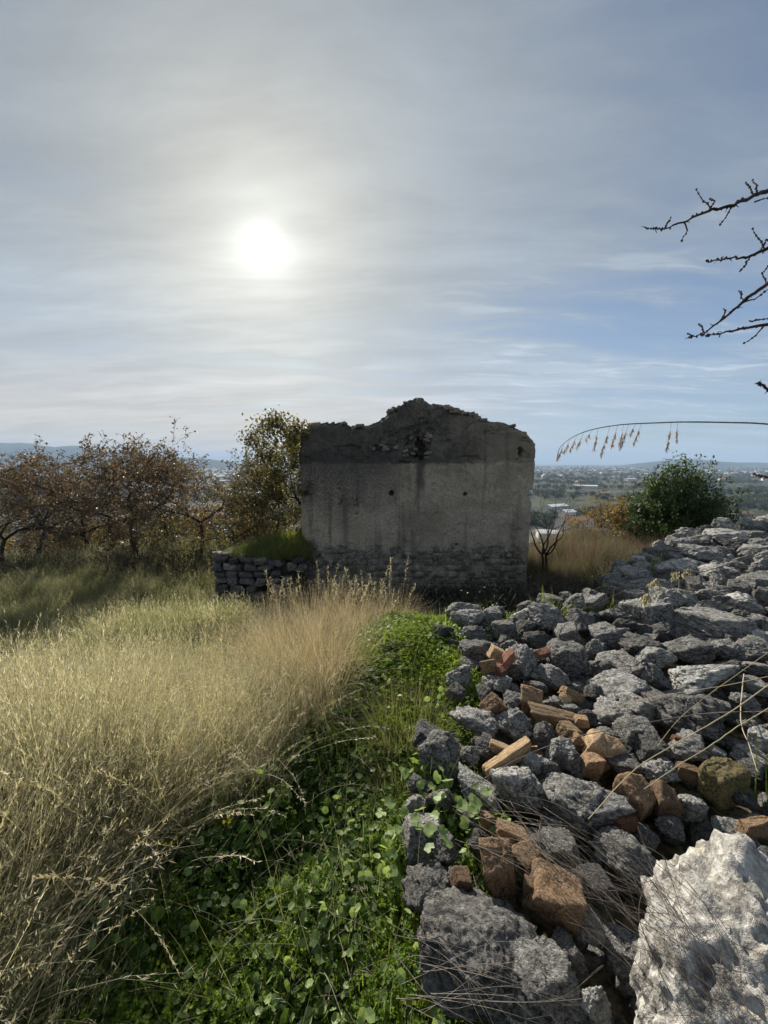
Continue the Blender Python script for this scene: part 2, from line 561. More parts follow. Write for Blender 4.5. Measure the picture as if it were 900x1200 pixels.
def pile_z(x, y):
    P = np.stack([x * .55, y * .55, 0 * x + 3.3], -1).reshape(-1, 3)
    Q = np.stack([x * 1.4, y * 1.4, 0 * x], -1).reshape(-1, 3)
    return -1.44 + 0.10 * perlin(P).reshape(x.shape) + 0.05 * perlin(Q).reshape(x.shape) + 0.04 * smooth(x, 1.5, 4)


def ground_z(x, y):
    x = np.asarray(x, float); y = np.asarray(y, float)
    sh = x.shape
    x, y = np.atleast_1d(x), np.atleast_1d(y)
    P = np.stack([x * .7, y * .7, 0 * x], -1).reshape(-1, 3)
    n1 = perlin(P).reshape(x.shape)
    q = np.maximum(y - 4.1 - .25 * n1, (-2.9 - x) * 1.3)
    base = -1.60 - 0.22 * smooth(y, 1.0, 4.0) - 1.60 * smooth(q, -.5, 3.0) + 0.05 * n1
    # ditch between the field and the rubble
    dx = x - lipx(y)
    ditch = smooth(dx, -0.15, 0.30) * (1 - smooth(y, 2.0, 2.9))
    base = base - 0.16 * ditch
    base = base + smooth(dx, -0.1, .3) * (y < 4.5) * 0.07 * perlin(P * np.array((4.3, 4.3, 1)) + 5).reshape(x.shape)
    # plant covered mound in the middle
    base = base + 0.25 * np.exp(-(((x - .20) / .50) ** 2 + ((y - 3.05) / .85) ** 2))
    # shoulder of ground right of the ruin
    base = base + 1.0 * smooth(x, 3.5, 6.0) * smooth(y, 5.2, 8.2) * (1 - smooth(y, 11.0, 15.0))
    # hillside behind
    r = np.sqrt((x * .8) ** 2 + np.maximum(y, 0) ** 2)
    far = -48 + 1.2 * perlin(np.stack([x / 400, y / 400, 0 * x], -1).reshape(-1, 3)).reshape(x.shape)
    fall = base - 0.29 * np.maximum(r - 12.5, 0) * smooth(r, 12.5, 24) + 0.02 * np.minimum(r, 200) * perlin(np.stack([x / 22, y / 22, 0 * x], -1).reshape(-1, 3)).reshape(x.shape) * smooth(r, 14, 60)
    kk = np.clip(.5 + .5 * (fall - far) / 8.0, 0, 1)
    z = far * (1 - kk) + fall * kk + 8.0 * kk * (1 - kk)
    z = np.where(fall - far < -8, far, z)
    k = smooth(sd_poly(x, y), -0.22, 0.30)
    z = z * (1 - k) + (pile_z(x, y) - 0.12) * k
    return z.reshape(sh)


def hit(u, v, surf=None, off=0.0):
    """point where the line of sight through a pixel meets the ground raised by off"""
    d = ray(u, v)
    ts = np.concatenate([np.linspace(0.3, 6, 600), np.linspace(6, 30, 600)])
    P = d[None] * ts[:, None]
    g = (surf or ground_z)(P[:, 0], P[:, 1]) + off
    k = np.where(P[:, 2] < g)[0]
    if len(k) == 0: return None, None
    return P[k[0]], ts[k[0]]


def sinhgrid(n, span, near):
    lo, hi = 2.0, 20.0
    for _ in range(60):
        k = (lo + hi) / 2
        if span * k / (math.sinh(k) * n) > near: lo = k
        else: hi = k
    s = np.linspace(-1, 1, 2 * n + 1)
    return span * np.sinh(k * s) / math.sinh(k)


gx = sinhgrid(240, 24000, 0.05) + 0.8
gy = sinhgrid(240, 24000, 0.05) + 2.2
GX, GY = np.meshgrid(gx, gy)
GZ = ground_z(GX.ravel(), GY.ravel()).reshape(GX.shape)
nearw = np.exp(-((GX - 0.8) ** 2 + (GY - 2.5) ** 2) / 200)
GZ = GZ + nearw * 0.03 * fbm(np.stack([GX * 5, GY * 5, 0 * GX], -1).reshape(-1, 3), 3).reshape(GX.shape)
ny, nx = GX.shape
ii = np.arange(ny - 1)[:, None] * nx + np.arange(nx - 1)[None]
mb = MB()
mb.add(np.stack([GX, GY, GZ], -1).reshape(-1, 3), np.stack([ii, ii + 1, ii + nx + 1, ii + nx], -1).reshape(-1, 4))
m, t, out = new_mat('earth_and_fields')
pos = t.n('ShaderNodeNewGeometry').outputs['Position']
px_, py_, pz_ = t.sep(pos)
n1 = t.noise(pos, 1.3, 6, 0.65)
n2 = t.noise(pos, 22, 4, 0.7)
soil = t.mix(t.step(n1, 0.35, 0.65), (0.035, 0.028, 0.018), (0.085, 0.07, 0.045))
soil = t.mix(t.m('MULTIPLY', t.step(n2, 0.42, 0.6), 0.8), soil, (0.20, 0.17, 0.10))
dist = t.m('SQRT', t.m('ADD', t.m('POWER', px_, 2), t.m('POWER', py_, 2)))
mp = t.n('ShaderNodeMapping'); t.put(mp.inputs[0], pos)
mp.inputs['Rotation'].default_value = (0, 0, R(20)); mp.inputs['Scale'].default_value = (1 / 260, 1 / 110, 0.0)
wv = t.v('ADD', mp.outputs[0], t.v('SCALE', t.noise(mp.outputs[0], 1.2, 2, 0.5, col=True), 0.5))
cell = t.voro(wv, 1.0, out='Color', rnd=0.85)
cr_, cg_, cb_ = t.sep(cell)
fld = t.ramp(cr_, [(0.0, (0.055, 0.062, 0.035)), (0.3, (0.10, 0.11, 0.06)), (0.5, (0.17, 0.15, 0.09)), (0.7, (0.07, 0.09, 0.04)), (0.85, (0.22, 0.20, 0.14)), (1.0, (0.12, 0.14, 0.06))])
fn = t.noise(pos, 0.02, 6, 0.65)
fld = t.mix(t.m('MULTIPLY', t.step(fn, 0.42, 0.60), 0.75), fld, (0.035, 0.048, 0.024))
hill = t.mix(t.step(t.noise(pos, 0.15, 5, 0.65), 0.4, 0.6), (0.06, 0.065, 0.03), (0.16, 0.14, 0.075))
c = t.mix(t.step(dist, 12, 30), soil, hill)
c = t.mix(t.step(pz_, -34, -42), c, t.mix(1.0, fld, (0.62, 0.62, 0.66), 'MULTIPLY'))
h = t.m('ADD', t.m('MULTIPLY', n1, 1.0), t.m('MULTIPLY', n2, 0.4))
principled(t, out, c, 0.95, t.bump(h, 0.6, 0.05), 0.1)
ground = obj('ground', mb.mesh('ground', m), kind='structure')

# mountains at the far left and a low mound far right
M_mtn = flat_mat('mountain_scrub', (0.05, 0.065, 0.045), (0.09, 0.10, 0.07), 0.002, 1.0, 0.0)


def ridge(name, u0, u1, prof, dist, depth, nu=160, nd=24, seed=0):
    """a real range of hills: crest height as seen between two directions, set at its own distance"""
    mb = MB()
    us = np.linspace(u0, u1, nu)
    ws = np.linspace(-1, 1, nd)
    V = []
    for w in ws:
        D = dist + w * depth
        X = (us - 450) / F_PX * dist * 1.0 * (1 + w * depth / dist * 0.3)
        hgt = prof(us) * math.cos(w * math.pi / 2) ** 1.3
        n = fbm(np.stack([X / 500, np.full(nu, D / 500), np.full(nu, seed)], -1), 5)
        Z = -50 + np.maximum(hgt, 0) * (1 + 0.30 * n * (0.35 + abs(w)))
        V.append(np.stack([X, np.full(nu, D), Z], -1))
    V = np.concatenate(V)
    ii = np.arange(nd - 1)[:, None] * nu + np.arange(nu - 1)[None]
    mb.add(V, np.stack([ii, ii + 1, ii + nu + 1, ii + nu], -1).reshape(-1, 4))
    return obj(name, mb.mesh(name, M_mtn), kind='structure')


def prof_left(u):
    # crest in pixels above the flat horizon
    return (50 + np.interp(u, [-260, -140, -60, 0, 40, 70, 95, 130, 180, 260, 330], [14, 30, 22, 24, 23, 19, 20, 13, 9, 4, -4]) * 4500 / F_PX) * np.interp(u, [-260, -200, 250, 330], [0.0, 1, 1, 0.0])


def prof_right(u):
    return (50 + np.interp(u, [700, 760, 785, 820, 860, 900, 1100], [-5, 1.5, 4.5, 4.0, 1.0, 0.5, -4]) * 4500 / F_PX) * np.interp(u, [700, 740, 1000, 1100], [0, 1, 1, 0])


ridge('mountain', -260, 330, prof_left, 4500, 800)
ridge('hill', 700, 1100, prof_right, 4500, 400, seed=5)
# ------------------------------------------------------------------ rock prototypes
import bmesh


def ico(sub):
    bm = bmesh.new()
    bmesh.ops.create_icosphere(bm, subdivisions=sub, radius=1.0)
    V = np.array([v.co[:] for v in bm.verts])
    Fc = np.array([[v.index for v in f.verts] for f in bm.faces])
    bm.free()
    return V / np.linalg.norm(V, axis=1)[:, None], Fc


ICO = {k: ico(k) for k in (2, 3, 4, 5, 6)}


def rock_shape(seed, sub, planes=11, sharp=16, rough=0.10, strata=0.05, aniso=(1, 1, 1), boxy=0.0, lump=0.0):
    r = np.random.default_rng(seed)
    D, Fc = ICO[sub]
    off = r.uniform(0, 50, 3)
    Dw = D + 0.10 * np.stack([fbm(D * 1.7 + off + k * 9, 3) for k in range(3)], -1)
    Dw /= np.linalg.norm(Dw, axis=1)[:, None]
    N = r.normal(size=(planes, 3)); N /= np.linalg.norm(N, axis=1)[:, None]
    d = r.uniform(0.72, 1.05, planes)
    if boxy > 0:
        B = np.array([(1, 0, 0), (-1, 0, 0), (0, 1, 0), (0, -1, 0), (0, 0, 1), (0, 0, -1.0)])
        B = B + r.normal(size=B.shape) * 0.12; B /= np.linalg.norm(B, axis=1)[:, None]
        N = np.concatenate([N, B]); d = np.concatenate([d + boxy, np.full(6, 0.75)])
    dot = np.clip(Dw @ N.T, 0, None) / d[None]
    rr = (np.power(dot, sharp).sum(1) + 0.55 ** sharp) ** (-1.0 / sharp)
    rr = np.minimum(rr, 1.6)
    V = D * rr[:, None]
    nz = fbm(V * 2.6 + off, 5, 0.55)
    rg = fbm(V * np.array((2.2, 2.2, 6.0)) + off + 20, 4, 0.55, ridged=True)
    fine = fbm(V * 9 + off, 3, 0.6)
    disp = rough * nz + strata * rg + rough * 0.28 * fine
    if lump > 0:
        disp = disp - lump * np.abs(fbm(V * 3.4 + off, 3, 0.5)) - lump * 0.5 * np.abs(fbm(V * 8.0 + off, 2, 0.5))
    if lump < 0:      # rounded lumps parted by creases
        disp = disp - lump * (np.abs(perlin(V * 2.6 + off)) + .55 * np.abs(perlin(V * 6.0 + off)) + .30 * np.abs(perlin(V * 13.0 + off)) + .12 * np.abs(perlin(V * 27 + off)) - .4)
    V = V * (1 + disp)[:, None]
    V = V * np.array(aniso)
    ext = (V.max(0) - V.min(0)) / 2
    V = V - (V.max(0) + V.min(0)) / 2
    return V / ext, Fc       # unit half extents


def rock_mesh(name, mat, **kw):
    V, Fc = rock_shape(**kw)
    mb = MB(); mb.add(V, Fc)
    return mb.mesh(name, mat)


def with_mat(me, mat):
    c = me.copy(); c.materials.clear(); c.materials.append(mat)
    return c


_shapes = []
for k in range(14):
    _shapes.append(dict(seed=100 + k, sub=5, planes=[9, 12, 7, 15, 10][k % 5], sharp=[24, 34, 28, 16][k % 4], rough=[.24, .12, .20, .26][k % 4], strata=[.10, .16, .18, .08, .13][k % 5], boxy=[0.0, .14, 0.0, 0.0][k % 4] if k % 4 == 1 else 0.0, lump=[.05, 0, .07, -.08][k % 4]))
_shapes.append(dict(seed=177, sub=6, planes=12, sharp=9, rough=.20, strata=.10, lump=.03))
ROCKS = [rock_mesh('rock_shape', M_rock, **s) for s in _shapes]
ROCKS_D = [with_mat(me, M_rock_dark) for me in ROCKS]
ROCKS_P = [with_mat(me, M_rock_pale) for me in ROCKS]
SMALL = [rock_mesh('small_rock_shape', M_rock, seed=300 + k, sub=3, planes=9, sharp=16, rough=.15, strata=.05) for k in range(8)]
BR_SH = [dict(seed=400 + k, sub=5, planes=[3, 2, 5][k % 3], sharp=24, rough=.10, strata=.03, boxy=[.45, .2, .05][k % 3]) for k in range(7)]
BRICKS = {nm: [rock_mesh('brick_shape', mt, **s) for s in BR_SH] for nm, mt in (('tan', M_tuff), ('brown', M_brick), ('red', M_red))}

# ------------------------------------------------------------------ stones of the heap
STONES = []      # dicts used for labels afterwards


def put_stone(u, v, w, h, roll=0.0, tone='g', var=None, landmark=None, label=None, kind='rock', flat=None, sink=0.22, lift=0.0, yaw=None):
    rnd = random.Random(int(u * 13 + v * 7))
    P, tt = hit(u, v, pile_surface, 0.03 + lift)
    if P is None: return None
    hx = 0.5 * w * tt / F_PX
    hz = 0.5 * h * tt / F_PX
    if kind == 'rock':
        look = math.atan2(-P[2], P[1])
        hz = hz * (1.0 if h > 0.7 * w else 1.12)
        hy = min(hx, hz * 1.5) * rnd.uniform(0.85, 1.10)
        hz = min(math.sqrt(max(hz ** 2 - (hy * math.sin(look)) ** 2, (.42 * hz) ** 2)) / math.cos(look), 1.15 * hx)
        if flat: hz *= flat; hy = hx * 0.75
        pool = {'g': ROCKS, 'd': ROCKS_D, 'p': ROCKS_P}[tone]
        me = pool[var if var is not None else rnd.randrange(14)]
        ry = yaw if yaw is not None else rnd.choice([0, math.pi]) + rnd.uniform(-.3, .3)
        rx = rnd.uniform(-.15, .15)
    else:
        hy = min(hx, hz) * rnd.uniform(0.8, 1.1) if max(hx, hz) < 2.2 * min(hx, hz) else min(hx, hz) * 1.1
        pool = BRICKS[tone]
        me = pool[var if var is not None else rnd.randrange(len(pool))]
        ry = (yaw if yaw is not None else rnd.uniform(-.5, .5))
        rx = rnd.uniform(-.25, .25)
    loc = P.copy()
    loc[1] += hy * 0.35
    name = 'rock' if kind == 'rock' else 'broken_brick'
    o = obj(name, me, loc=loc, rot=(rx, R(roll), ry), scl=(hx, hy, hz))
    c = project(loc)
    STONES.append(dict(o=o, u=c[0], v=c[1], w=w, h=h, tone=tone, kind=kind, landmark=landmark, label=label, loc=loc, r=(hx, hy, hz)))
    return o


def pile_surface(x, y):
    return pile_z(x, y)


# landmark rocks: (u, v, w, h, roll, tone, shape, short phrase, full label)
LM = [
    (548, 727, 40, 32, -20, 'p', 0, 'the pale rock beyond the green mound', 'pale grey rock rising at the far edge of the green mat, before the ruin'),
    (611, 780, 40, 50, 25, 'g', 2, 'the tall grey rock beside the red bricks', 'tall leaning grey rock just right of the little red brick pile'),
    (668, 780, 46, 44, 0, 'd', 1, 'the round dark rock', 'round dark grey rock in the middle of the heap right of the tall leaning rock'),
    (750, 758, 58, 30, 10, 'd', 3, 'the smooth dark oval slab', 'smooth dark oval slab tilted towards the camera with a pale rim'),
    (830, 799, 102, 34, 4, 'p', 4, 'the wide pale slab', 'wide pale flat slab, the widest in the right half of the heap'),
    (822, 848, 88, 70, 8, 'd', 7, 'the big square grey block', 'big square dark grey block just under the wide pale slab'),
    (842, 739, 82, 38, -4, 'p', 9, 'the upper pale flat slab', 'pale layered flat slab in the upper right of the heap above the wide one'),
    (767, 727, 50, 46, 10, 'g', 5, 'the brownish pointed boulder', 'grey brown pointed boulder standing left of the upper pale slab'),
    (613, 929, 66, 66, 15, 'g', 6, 'the lumpy grey boulder', 'lumpy pitted grey boulder right above the dry twigs'),
    (684, 950, 92, 64, 4, 'g', 10, 'the broad rounded boulder', 'broad rounded dark grey boulder left of the upright brown brick block'),
    (568, 1140, 155, 105, -4, 'd', 14, 'the big domed boulder', 'big domed dark boulder behind dead grass at the bottom of the picture'),
    (518, 893, 58, 54, -30, 'd', 8, 'the dark rock on the left rim', 'dark rock on the left rim of the heap beside the grey green tuft'),
    (557, 849, 60, 36, -8, 'g', 11, 'the broad grey rock over the greenery', 'broad grey rock with a shaded hollow beneath, left of the round one'),
    (826, 655, 44, 28, 0, 'g', 12, 'the humped rock under the evergreen bush', 'humped grey rock on the ridge right below the evergreen bush'),
    (768, 691, 68, 20, -3, 'p', 4, 'the long low pale stone', 'long low pale stone lying near the far rim left of the ridge'),
    (807, 884, 56, 32, 6, 'p', 0, 'the pale rock under the big square block', 'pale angular rock directly below the big square grey block'),
    (738, 1012, 68, 42, 4, 'g', 2, 'the grey rock behind the white boulder', 'rough grey rock in shade just behind the huge white boulder'),
    (732, 812, 66, 34, -14, 'g', 9, 'the sloping rock beside the wide slab', 'sloping grey rock touching the left end of the wide pale slab'),
    (896, 873, 26, 60, 0, 'p', 5, 'the upright pale rock at the right border', 'upright pale rock cut by the right border below the long dry stalks'),
    (855, 677, 50, 28, -10, 'p', 8, 'the pale rock just under the ridge', 'pale sloping rock just under the ridge line, left of the right border'),
    (886, 765, 40, 30, 0, 'p', 6, 'the pale knobbly rock by the right border', 'pale knobbly rock by the right border, level with the wide slab'),
    (797, 668, 54, 26, -6, 'p', 0, 'the flattish pale rock left of the ridge', 'flattish pale rock left of the ridge, under the rim of the bush'),
    (886, 730, 40, 30, 10, 'd', 6, 'the dark rock by the right border', 'dark rock close to the right border beside the upper pale slab'),
    (690, 735, 40, 28, -10, 'd', 3, 'the dark rock before the dark brush', 'dark flat topped rock in the far rows before the dark brush'),
    (642, 1168, 80, 56, 10, 'g', 1, 'the crumbly grey rock at the bottom', 'crumbly speckled grey rock right of the big domed boulder'),
]
ROCKLIST = [
    (517, 746, 32, 26, 0, 'd'), (557, 748, 34, 20, 0, 'd'), (557, 767, 32, 26, 0, 'd'), (585, 804, 36, 22, 8, 'g'),
    (643, 732, 42, 38, 0, 'g'), (618, 737, 28, 20, 0, 'd'), (674, 713, 36, 28, 10, 'g'), (632, 755, 36, 22, 0, 'd'), (648, 797, 44, 28, 12, 'g'),
    (632, 807, 24, 20, 0, 'g'), (606, 823, 38, 22, 0, 'g'), (648, 825, 28, 20, 0, 'g'), (669, 832, 32, 18, 0, 'g'), (667, 748, 30, 26, -20, 'g'),
    (723, 725, 34, 24, 0, 'd'), (732, 735, 24, 20, 0, 'd'), (808, 767, 54, 34, 12, 'g'), (849, 765, 46, 30, 8, 'd'), (772, 775, 46, 28, -10, 'g'),
    (768, 800, 34, 42, 15, 'd'), (737, 790, 40, 32, -35, 'g'), (708, 790, 28, 26, 0, 'd'), (716, 774, 34, 20, -25, 'p'), (853, 784, 38, 16, 4, 'd'),
    (716, 836, 54, 30, 10, 'p'), (755, 833, 42, 30, 25, 'g'), (769, 823, 32, 22, 0, 'd'), (879, 828, 30, 24, 0, 'g'),
    (893, 785, 30, 22, 0, 'p'), (837, 715, 30, 20, 0, 'g'), (877, 728, 28, 22, 20, 'g'), (896, 734, 20, 24, 0, 'p'), (853, 706, 26, 20, 0, 'g'),
    (876, 709, 36, 26, 0, 'p'), (830, 699, 32, 20, 0, 'g'), (792, 707, 42, 26, 0, 'g'), (714, 747, 36, 24, -15, 'g'), (699, 764, 24, 26, -30, 'g'),
    (745, 677, 36, 22, 0, 'g'), (820, 636, 34, 18, 0, 'g'), (855, 630, 44, 16, 0, 'p'), (886, 630, 30, 14, 0, 'g'),
    (866, 642, 36, 18, 0, 'd'), (846, 650, 26, 14, 0, 'g'), (855, 677, 48, 26, -10, 'g'), (848, 696, 28, 16, 0, 'g'), (891, 685, 32, 18, 0, 'g'),
    (672, 711, 32, 18, -20, 'd'), (700, 701, 28, 20, -20, 'g'), (720, 697, 36, 20, -15, 'd'), (785, 648, 30, 14, 0, 'd'), (770, 650, 26, 14, 0, 'g'), (889, 648, 28, 16, 0, 'g'),
    (606, 856, 44, 36, -8, 'g'), (503, 870, 38, 28, -20, 'd'), (566, 879, 28, 24, 0, 'g'), (552, 889, 24, 20, 0, 'g'), (641, 868, 30, 44, -8, 'd'),
    (660, 886, 30, 42, -12, 'g'), (676, 903, 28, 42, -12, 'g'), (648, 910, 24, 30, 0, 'd'), (625, 898, 32, 28, 15, 'p'), (561, 934, 58, 46, -25, 'g'),
    (748, 865, 40, 36, 5, 'g'), (765, 884, 32, 38, 0, 'd'), (779, 908, 48, 32, 5, 'g'), (734, 901, 40, 32, 0, 'd'), (816, 950, 36, 48, 0, 'g'),
    (865, 981, 40, 26, 8, 'p'), (716, 865, 26, 26, 0, 'g'), (690, 1092, 46, 40, 10, 'g'), (604, 1193, 34, 22, 0, 'p'), (703, 1192, 38, 44, 0, 'p'),
    (562, 990, 30, 22, 0, 'd'), (592, 842, 24, 14, 0, 'd'), (700, 815, 26, 22, 0, 'd'), (690, 845, 26, 18, 0, 'd'), (783, 745, 30, 26, 0, 'd'),
    (888, 806, 30, 18, 0, 'g'), (862, 750, 26, 16, 0, 'd'), (590, 740, 30, 22, 0, 'd'), (600, 760, 26, 20, 0, 'd'), (660, 1000, 40, 30, 0, 'd'), (555, 960, 34, 26, 0, 'd'),
    (880, 905, 36, 26, 0, 'd'), (870, 940, 34, 28, 0, 'd'), (790, 975, 34, 26, 0, 'd'), (760, 985, 30, 20, 0, 'd'), (630, 990, 30, 22, 0, 'd'),
    (520, 1000, 36, 30, 0, 'd'), (515, 940, 34, 28, 0, 'd'), (700, 1045, 40, 34, 0, 'd'), (660, 1120, 46, 40, 0, 'd'), (540, 1035, 30, 24, 0, 'd'),
]
BRICKLIST = [
    (583, 769, 20, 17, 30, 'tan', 'small square tan brick on top of the little brick pile by the green mat'),
    (594, 776, 30, 13, -35, 'red', 'long slim red brick leaning right on the little brick pile'),
    (573, 781, 20, 16, -20, 'brown', 'dark brown brick chunk at the left of the little brick pile'),
    (588, 790, 12, 13, 0, 'red', 'tiny pink brick bit below the little red brick pile'),
    (635, 768, 26, 10, -4, 'red', 'flat reddish brick lying between the tall grey rock and the round one'),
    (623, 826, 26, 32, 6, 'brown', 'upright brown brick standing above the long tan slab'),
    (580, 831, 26, 26, 35, 'brown', 'slanting brown brick above the broad grey rock'),
    (671, 815, 30, 13, 28, 'tan', 'pale tan stick shaped tile piece sloping down right above the tan slab'),
    (664, 823, 14, 11, 0, 'tan', 'small tan crumb under the stick shaped tile piece'),
    (648, 843, 56, 18, 8, 'tan', 'long flat tan brick slab, the brightest near the middle of the heap'),
    (681, 848, 18, 15, 0, 'tan', 'small pale tan brick bit at the right end of the bright slab'),
    (667, 861, 24, 22, 10, 'tan', 'orange tan brick lump under the right end of the bright slab'),
    (674, 872, 24, 18, -40, 'brown', 'brown brick corner tucked below the orange tan lump'),
    (587, 878, 28, 13, 12, 'tan', 'orange tan brick sliver left above the long thin tile'),
    (595, 890, 76, 16, -14, 'tan', 'long thin orange tile lying slanted above the lumpy grey boulder'),
    (684, 874, 18, 18, 0, 'tan', 'small pale brick cube left of the bright yellow one'),
    (704, 884, 34, 38, 35, 'tan', 'bright orange tan brick tilted steeply beside the dark pitted rock'),
    (720, 882, 28, 30, 0, 'tan', 'yellowish brick chunk right against the tilted orange one'),
    (694, 899, 22, 34, 10, 'brown', 'shaded brown brick end under the tilted orange one'),
    (750, 940, 42, 52, 3, 'brown', 'big upright brown brick block right of the broad rounded boulder'),
    (783, 946, 28, 44, 8, 'brown', 'narrow rough brown brick standing right of the big upright block'),
    (852, 922, 58, 44, 3, 'mossy', 'large mossy yellow block at the right under the dry stalks'),
    (809, 908, 28, 18, 0, 'brown', 'brown brick stub sticking out left of the mossy yellow block'),
    (887, 972, 48, 22, 8, 'brown', 'flat brown brick by the right border just above the white boulder'),
    (798, 868, 18, 9, 10, 'red', 'thin pinkish brick flake on top of the pale rock below the square block'),
    (600, 984, 44, 26, 8, 'brown', 'brown brick, upper one of the dark stack among the twigs'),
    (621, 1007, 36, 26, -8, 'brown', 'brown brick, lower right one of the dark stack among the twigs'),
    (588, 1028, 38, 60, -14, 'brown', 'tall flat brown brick leaning left above the big domed boulder'),
    (652, 1056, 60, 60, 12, 'brown', 'broken five sided brown brick with a pointed top among the twigs'),
    (624, 1044, 18, 30, -6, 'brown', 'narrow pointed brick splinter left of the five sided brick'),
    (541, 1035, 24, 20, 0, 'brown', 'small brown brick peeking out beside the round leaved plants'),
    (571, 967, 14, 26, 0, 'brown', 'dark narrow brick on edge in the gap left of the brick stack'),
    (732, 968, 30, 22, -10, 'red', 'shaded red brown brick below the big upright block'),
]
BRICKS['mossy'] = [rock_mesh('brick_shape', M_mossy, seed=470, sub=5, planes=6, sharp=11, rough=.14, strata=.03, boxy=.2)]
for (u, v, w, h, roll, tone, var, short, full) in LM:
    put_stone(u, v, w, h, roll, tone, var, landmark=short, label=full)
for (u, v, w, h, roll, tone) in ROCKLIST:
    put_stone(u, v, w, h, roll, tone)
for (u, v, w, h, roll, tone, full) in BRICKLIST:
    put_stone(u, v, w, h, roll, tone, label=full, kind='brick', lift=0.02 if v > 800 else 0.05)

# the huge white boulder close to the camera
Vw, Fw = rock_shape(seed=905, sub=6, planes=14, sharp=18, rough=.18, strata=.10, lump=-.11)
mbw = MB(); mbw.add(Vw, Fw)
wb = obj('boulder', mbw.mesh('boulder', M_white), loc=(0.87, 0.72, -1.26), rot=(R(-14), R(8), R(20)), scl=(0.37, 0.30, 0.30),
         label='huge white pitted boulder filling the lower right corner', cat='boulder')
STONES.append(dict(o=wb, u=820, v=1100, w=240, h=240, tone='p', kind='rock', landmark='the huge white boulder', label='huge white pitted boulder filling the lower right corner', loc=np.array((0.80, 0.70, -1.16)), r=(.36, .27, .30)))

# fill the rest of the heap
cnt = 0
tries = 0
rr = random.Random(3)
target_n = 300 - sum(1 for s in STONES if s['kind'] == 'rock')
taken = [(s['loc'][0], s['loc'][1], max(s['r'][0], s['r'][1])) for s in STONES]
while cnt < target_n and tries < 60000:
    tries += 1
    y = rr.uniform(0.5, 9.2)
    x = rr.uniform(0.0, 10.0)
    sdv = float(sd_poly(np.array([x]), np.array([y]))[0])
    if sdv < 0.0: continue
    z = float(pile_z(np.array([x]), np.array([y]))[0])
    u, v, d = project((x, y, z))
    if not (470 < u < 925 and 560 < v < 1215): continue
    s = (0.040 + 0.014 * y) * rr.uniform(0.8, 1.9) * (1.0 if tries < 30000 else 0.75)
    if any((x - a) ** 2 + (y - b) ** 2 < ((s + c) * 0.80) ** 2 for a, b, c in taken): continue
    tone = rr.choice('ggggddp')
    P = np.array((x, y, z - 0.01))
    hx, hy, hz = s * rr.uniform(.9, 1.3), s * rr.uniform(.8, 1.1), s * rr.uniform(.55, .9)
    pool = {'g': ROCKS, 'd': ROCKS_D, 'p': ROCKS_P}[tone]
    o = obj('rock', pool[rr.randrange(14)], loc=P, rot=(rr.uniform(-.4, .4), rr.uniform(-.4, .4), rr.uniform(0, 6.28)), scl=(hx, hy, hz))
    STONES.append(dict(o=o, u=u, v=v, w=2 * hx * F_PX / d, h=2 * hz * F_PX / d, tone=tone, kind='rock', landmark=None, label=None, loc=P, r=(hx, hy, hz)))
    taken.append((x, y, max(hx, hy)))
    cnt += 1

# labels for the unnamed rocks: their place relative to a rock one can find
for _s, _n in (('little brick pile by', 'the little brick pile'), ('long thin orange tile', 'the long thin orange tile'), ('big upright brown brick block', 'the big upright brown brick'), ('broken five sided', 'the five sided brick'), ('large mossy', 'the mossy yellow block'), ('long flat tan', 'the bright tan brick slab'), ('flat reddish brick', 'the lone flat reddish brick')):
    for s in STONES:
        if s['kind'] == 'brick' and s['label'] and _s in s['label']: s['landmark'] = _n
lms = [s for s in STONES if s['landmark']]
byk = {}
for s in STONES:
    if s['label']: continue
    best = min(lms, key=lambda q: math.hypot(q['u'] - s['u'], q['v'] - s['v']))
    ang = math.degrees(math.atan2(-(s['v'] - best['v']), s['u'] - best['u'])) % 360
    sec = int(((ang + 22.5) % 360) // 45)
    byk.setdefault((id(best), sec), []).append((math.hypot(best['u'] - s['u'], best['v'] - s['v']), s, best))
DIRS = ['right', 'upper right', 'top', 'upper left', 'left', 'lower left', 'bottom', 'lower right']
ORD = ['nearest', 'second', 'third', 'fourth', 'fifth', 'sixth', 'seventh', 'eighth', 'ninth', 'tenth', 'eleventh', 'twelfth', 'thirteenth', 'fourteenth', 'fifteenth', 'sixteenth', 'seventeenth', 'eighteenth', 'nineteenth', 'twentieth', 'twenty first', 'twenty second', 'twenty third', 'twenty fourth', 'twenty fifth', 'twenty sixth', 'twenty seventh', 'twenty eighth', 'twenty ninth', 'thirtieth', 'thirty first', 'thirty second', 'thirty third', 'thirty fourth', 'thirty fifth', 'thirty sixth']
TONE = {'g': 'grey', 'd': 'dark', 'p': 'pale'}
for (bid, sec), lst in byk.items():
    lst.sort(key=lambda q: q[0])
    for k, (dd, s, best) in enumerate(lst):
        size = 'small' if s['w'] < 24 else ('large' if s['w'] > 46 else 'middling')
        s['label'] = '%s %s rock, %s from %s towards %s' % (size, TONE[s['tone']], ORD[min(k, 35)], best['landmark'], DIRS[sec])
for s in STONES:
    s['o']['label'] = s['label']
    if s['kind'] == 'rock':
        s['o']['category'] = 'boulder' if s['o'].name.startswith('boulder') else 'rock'
        if not s['o'].name.startswith('boulder'): s['o']['group'] = 'limestone rocks of the collapsed heap'
    else:
        s['o']['category'] = 'brick'
        s['o']['group'] = 'broken bricks among the rocks'

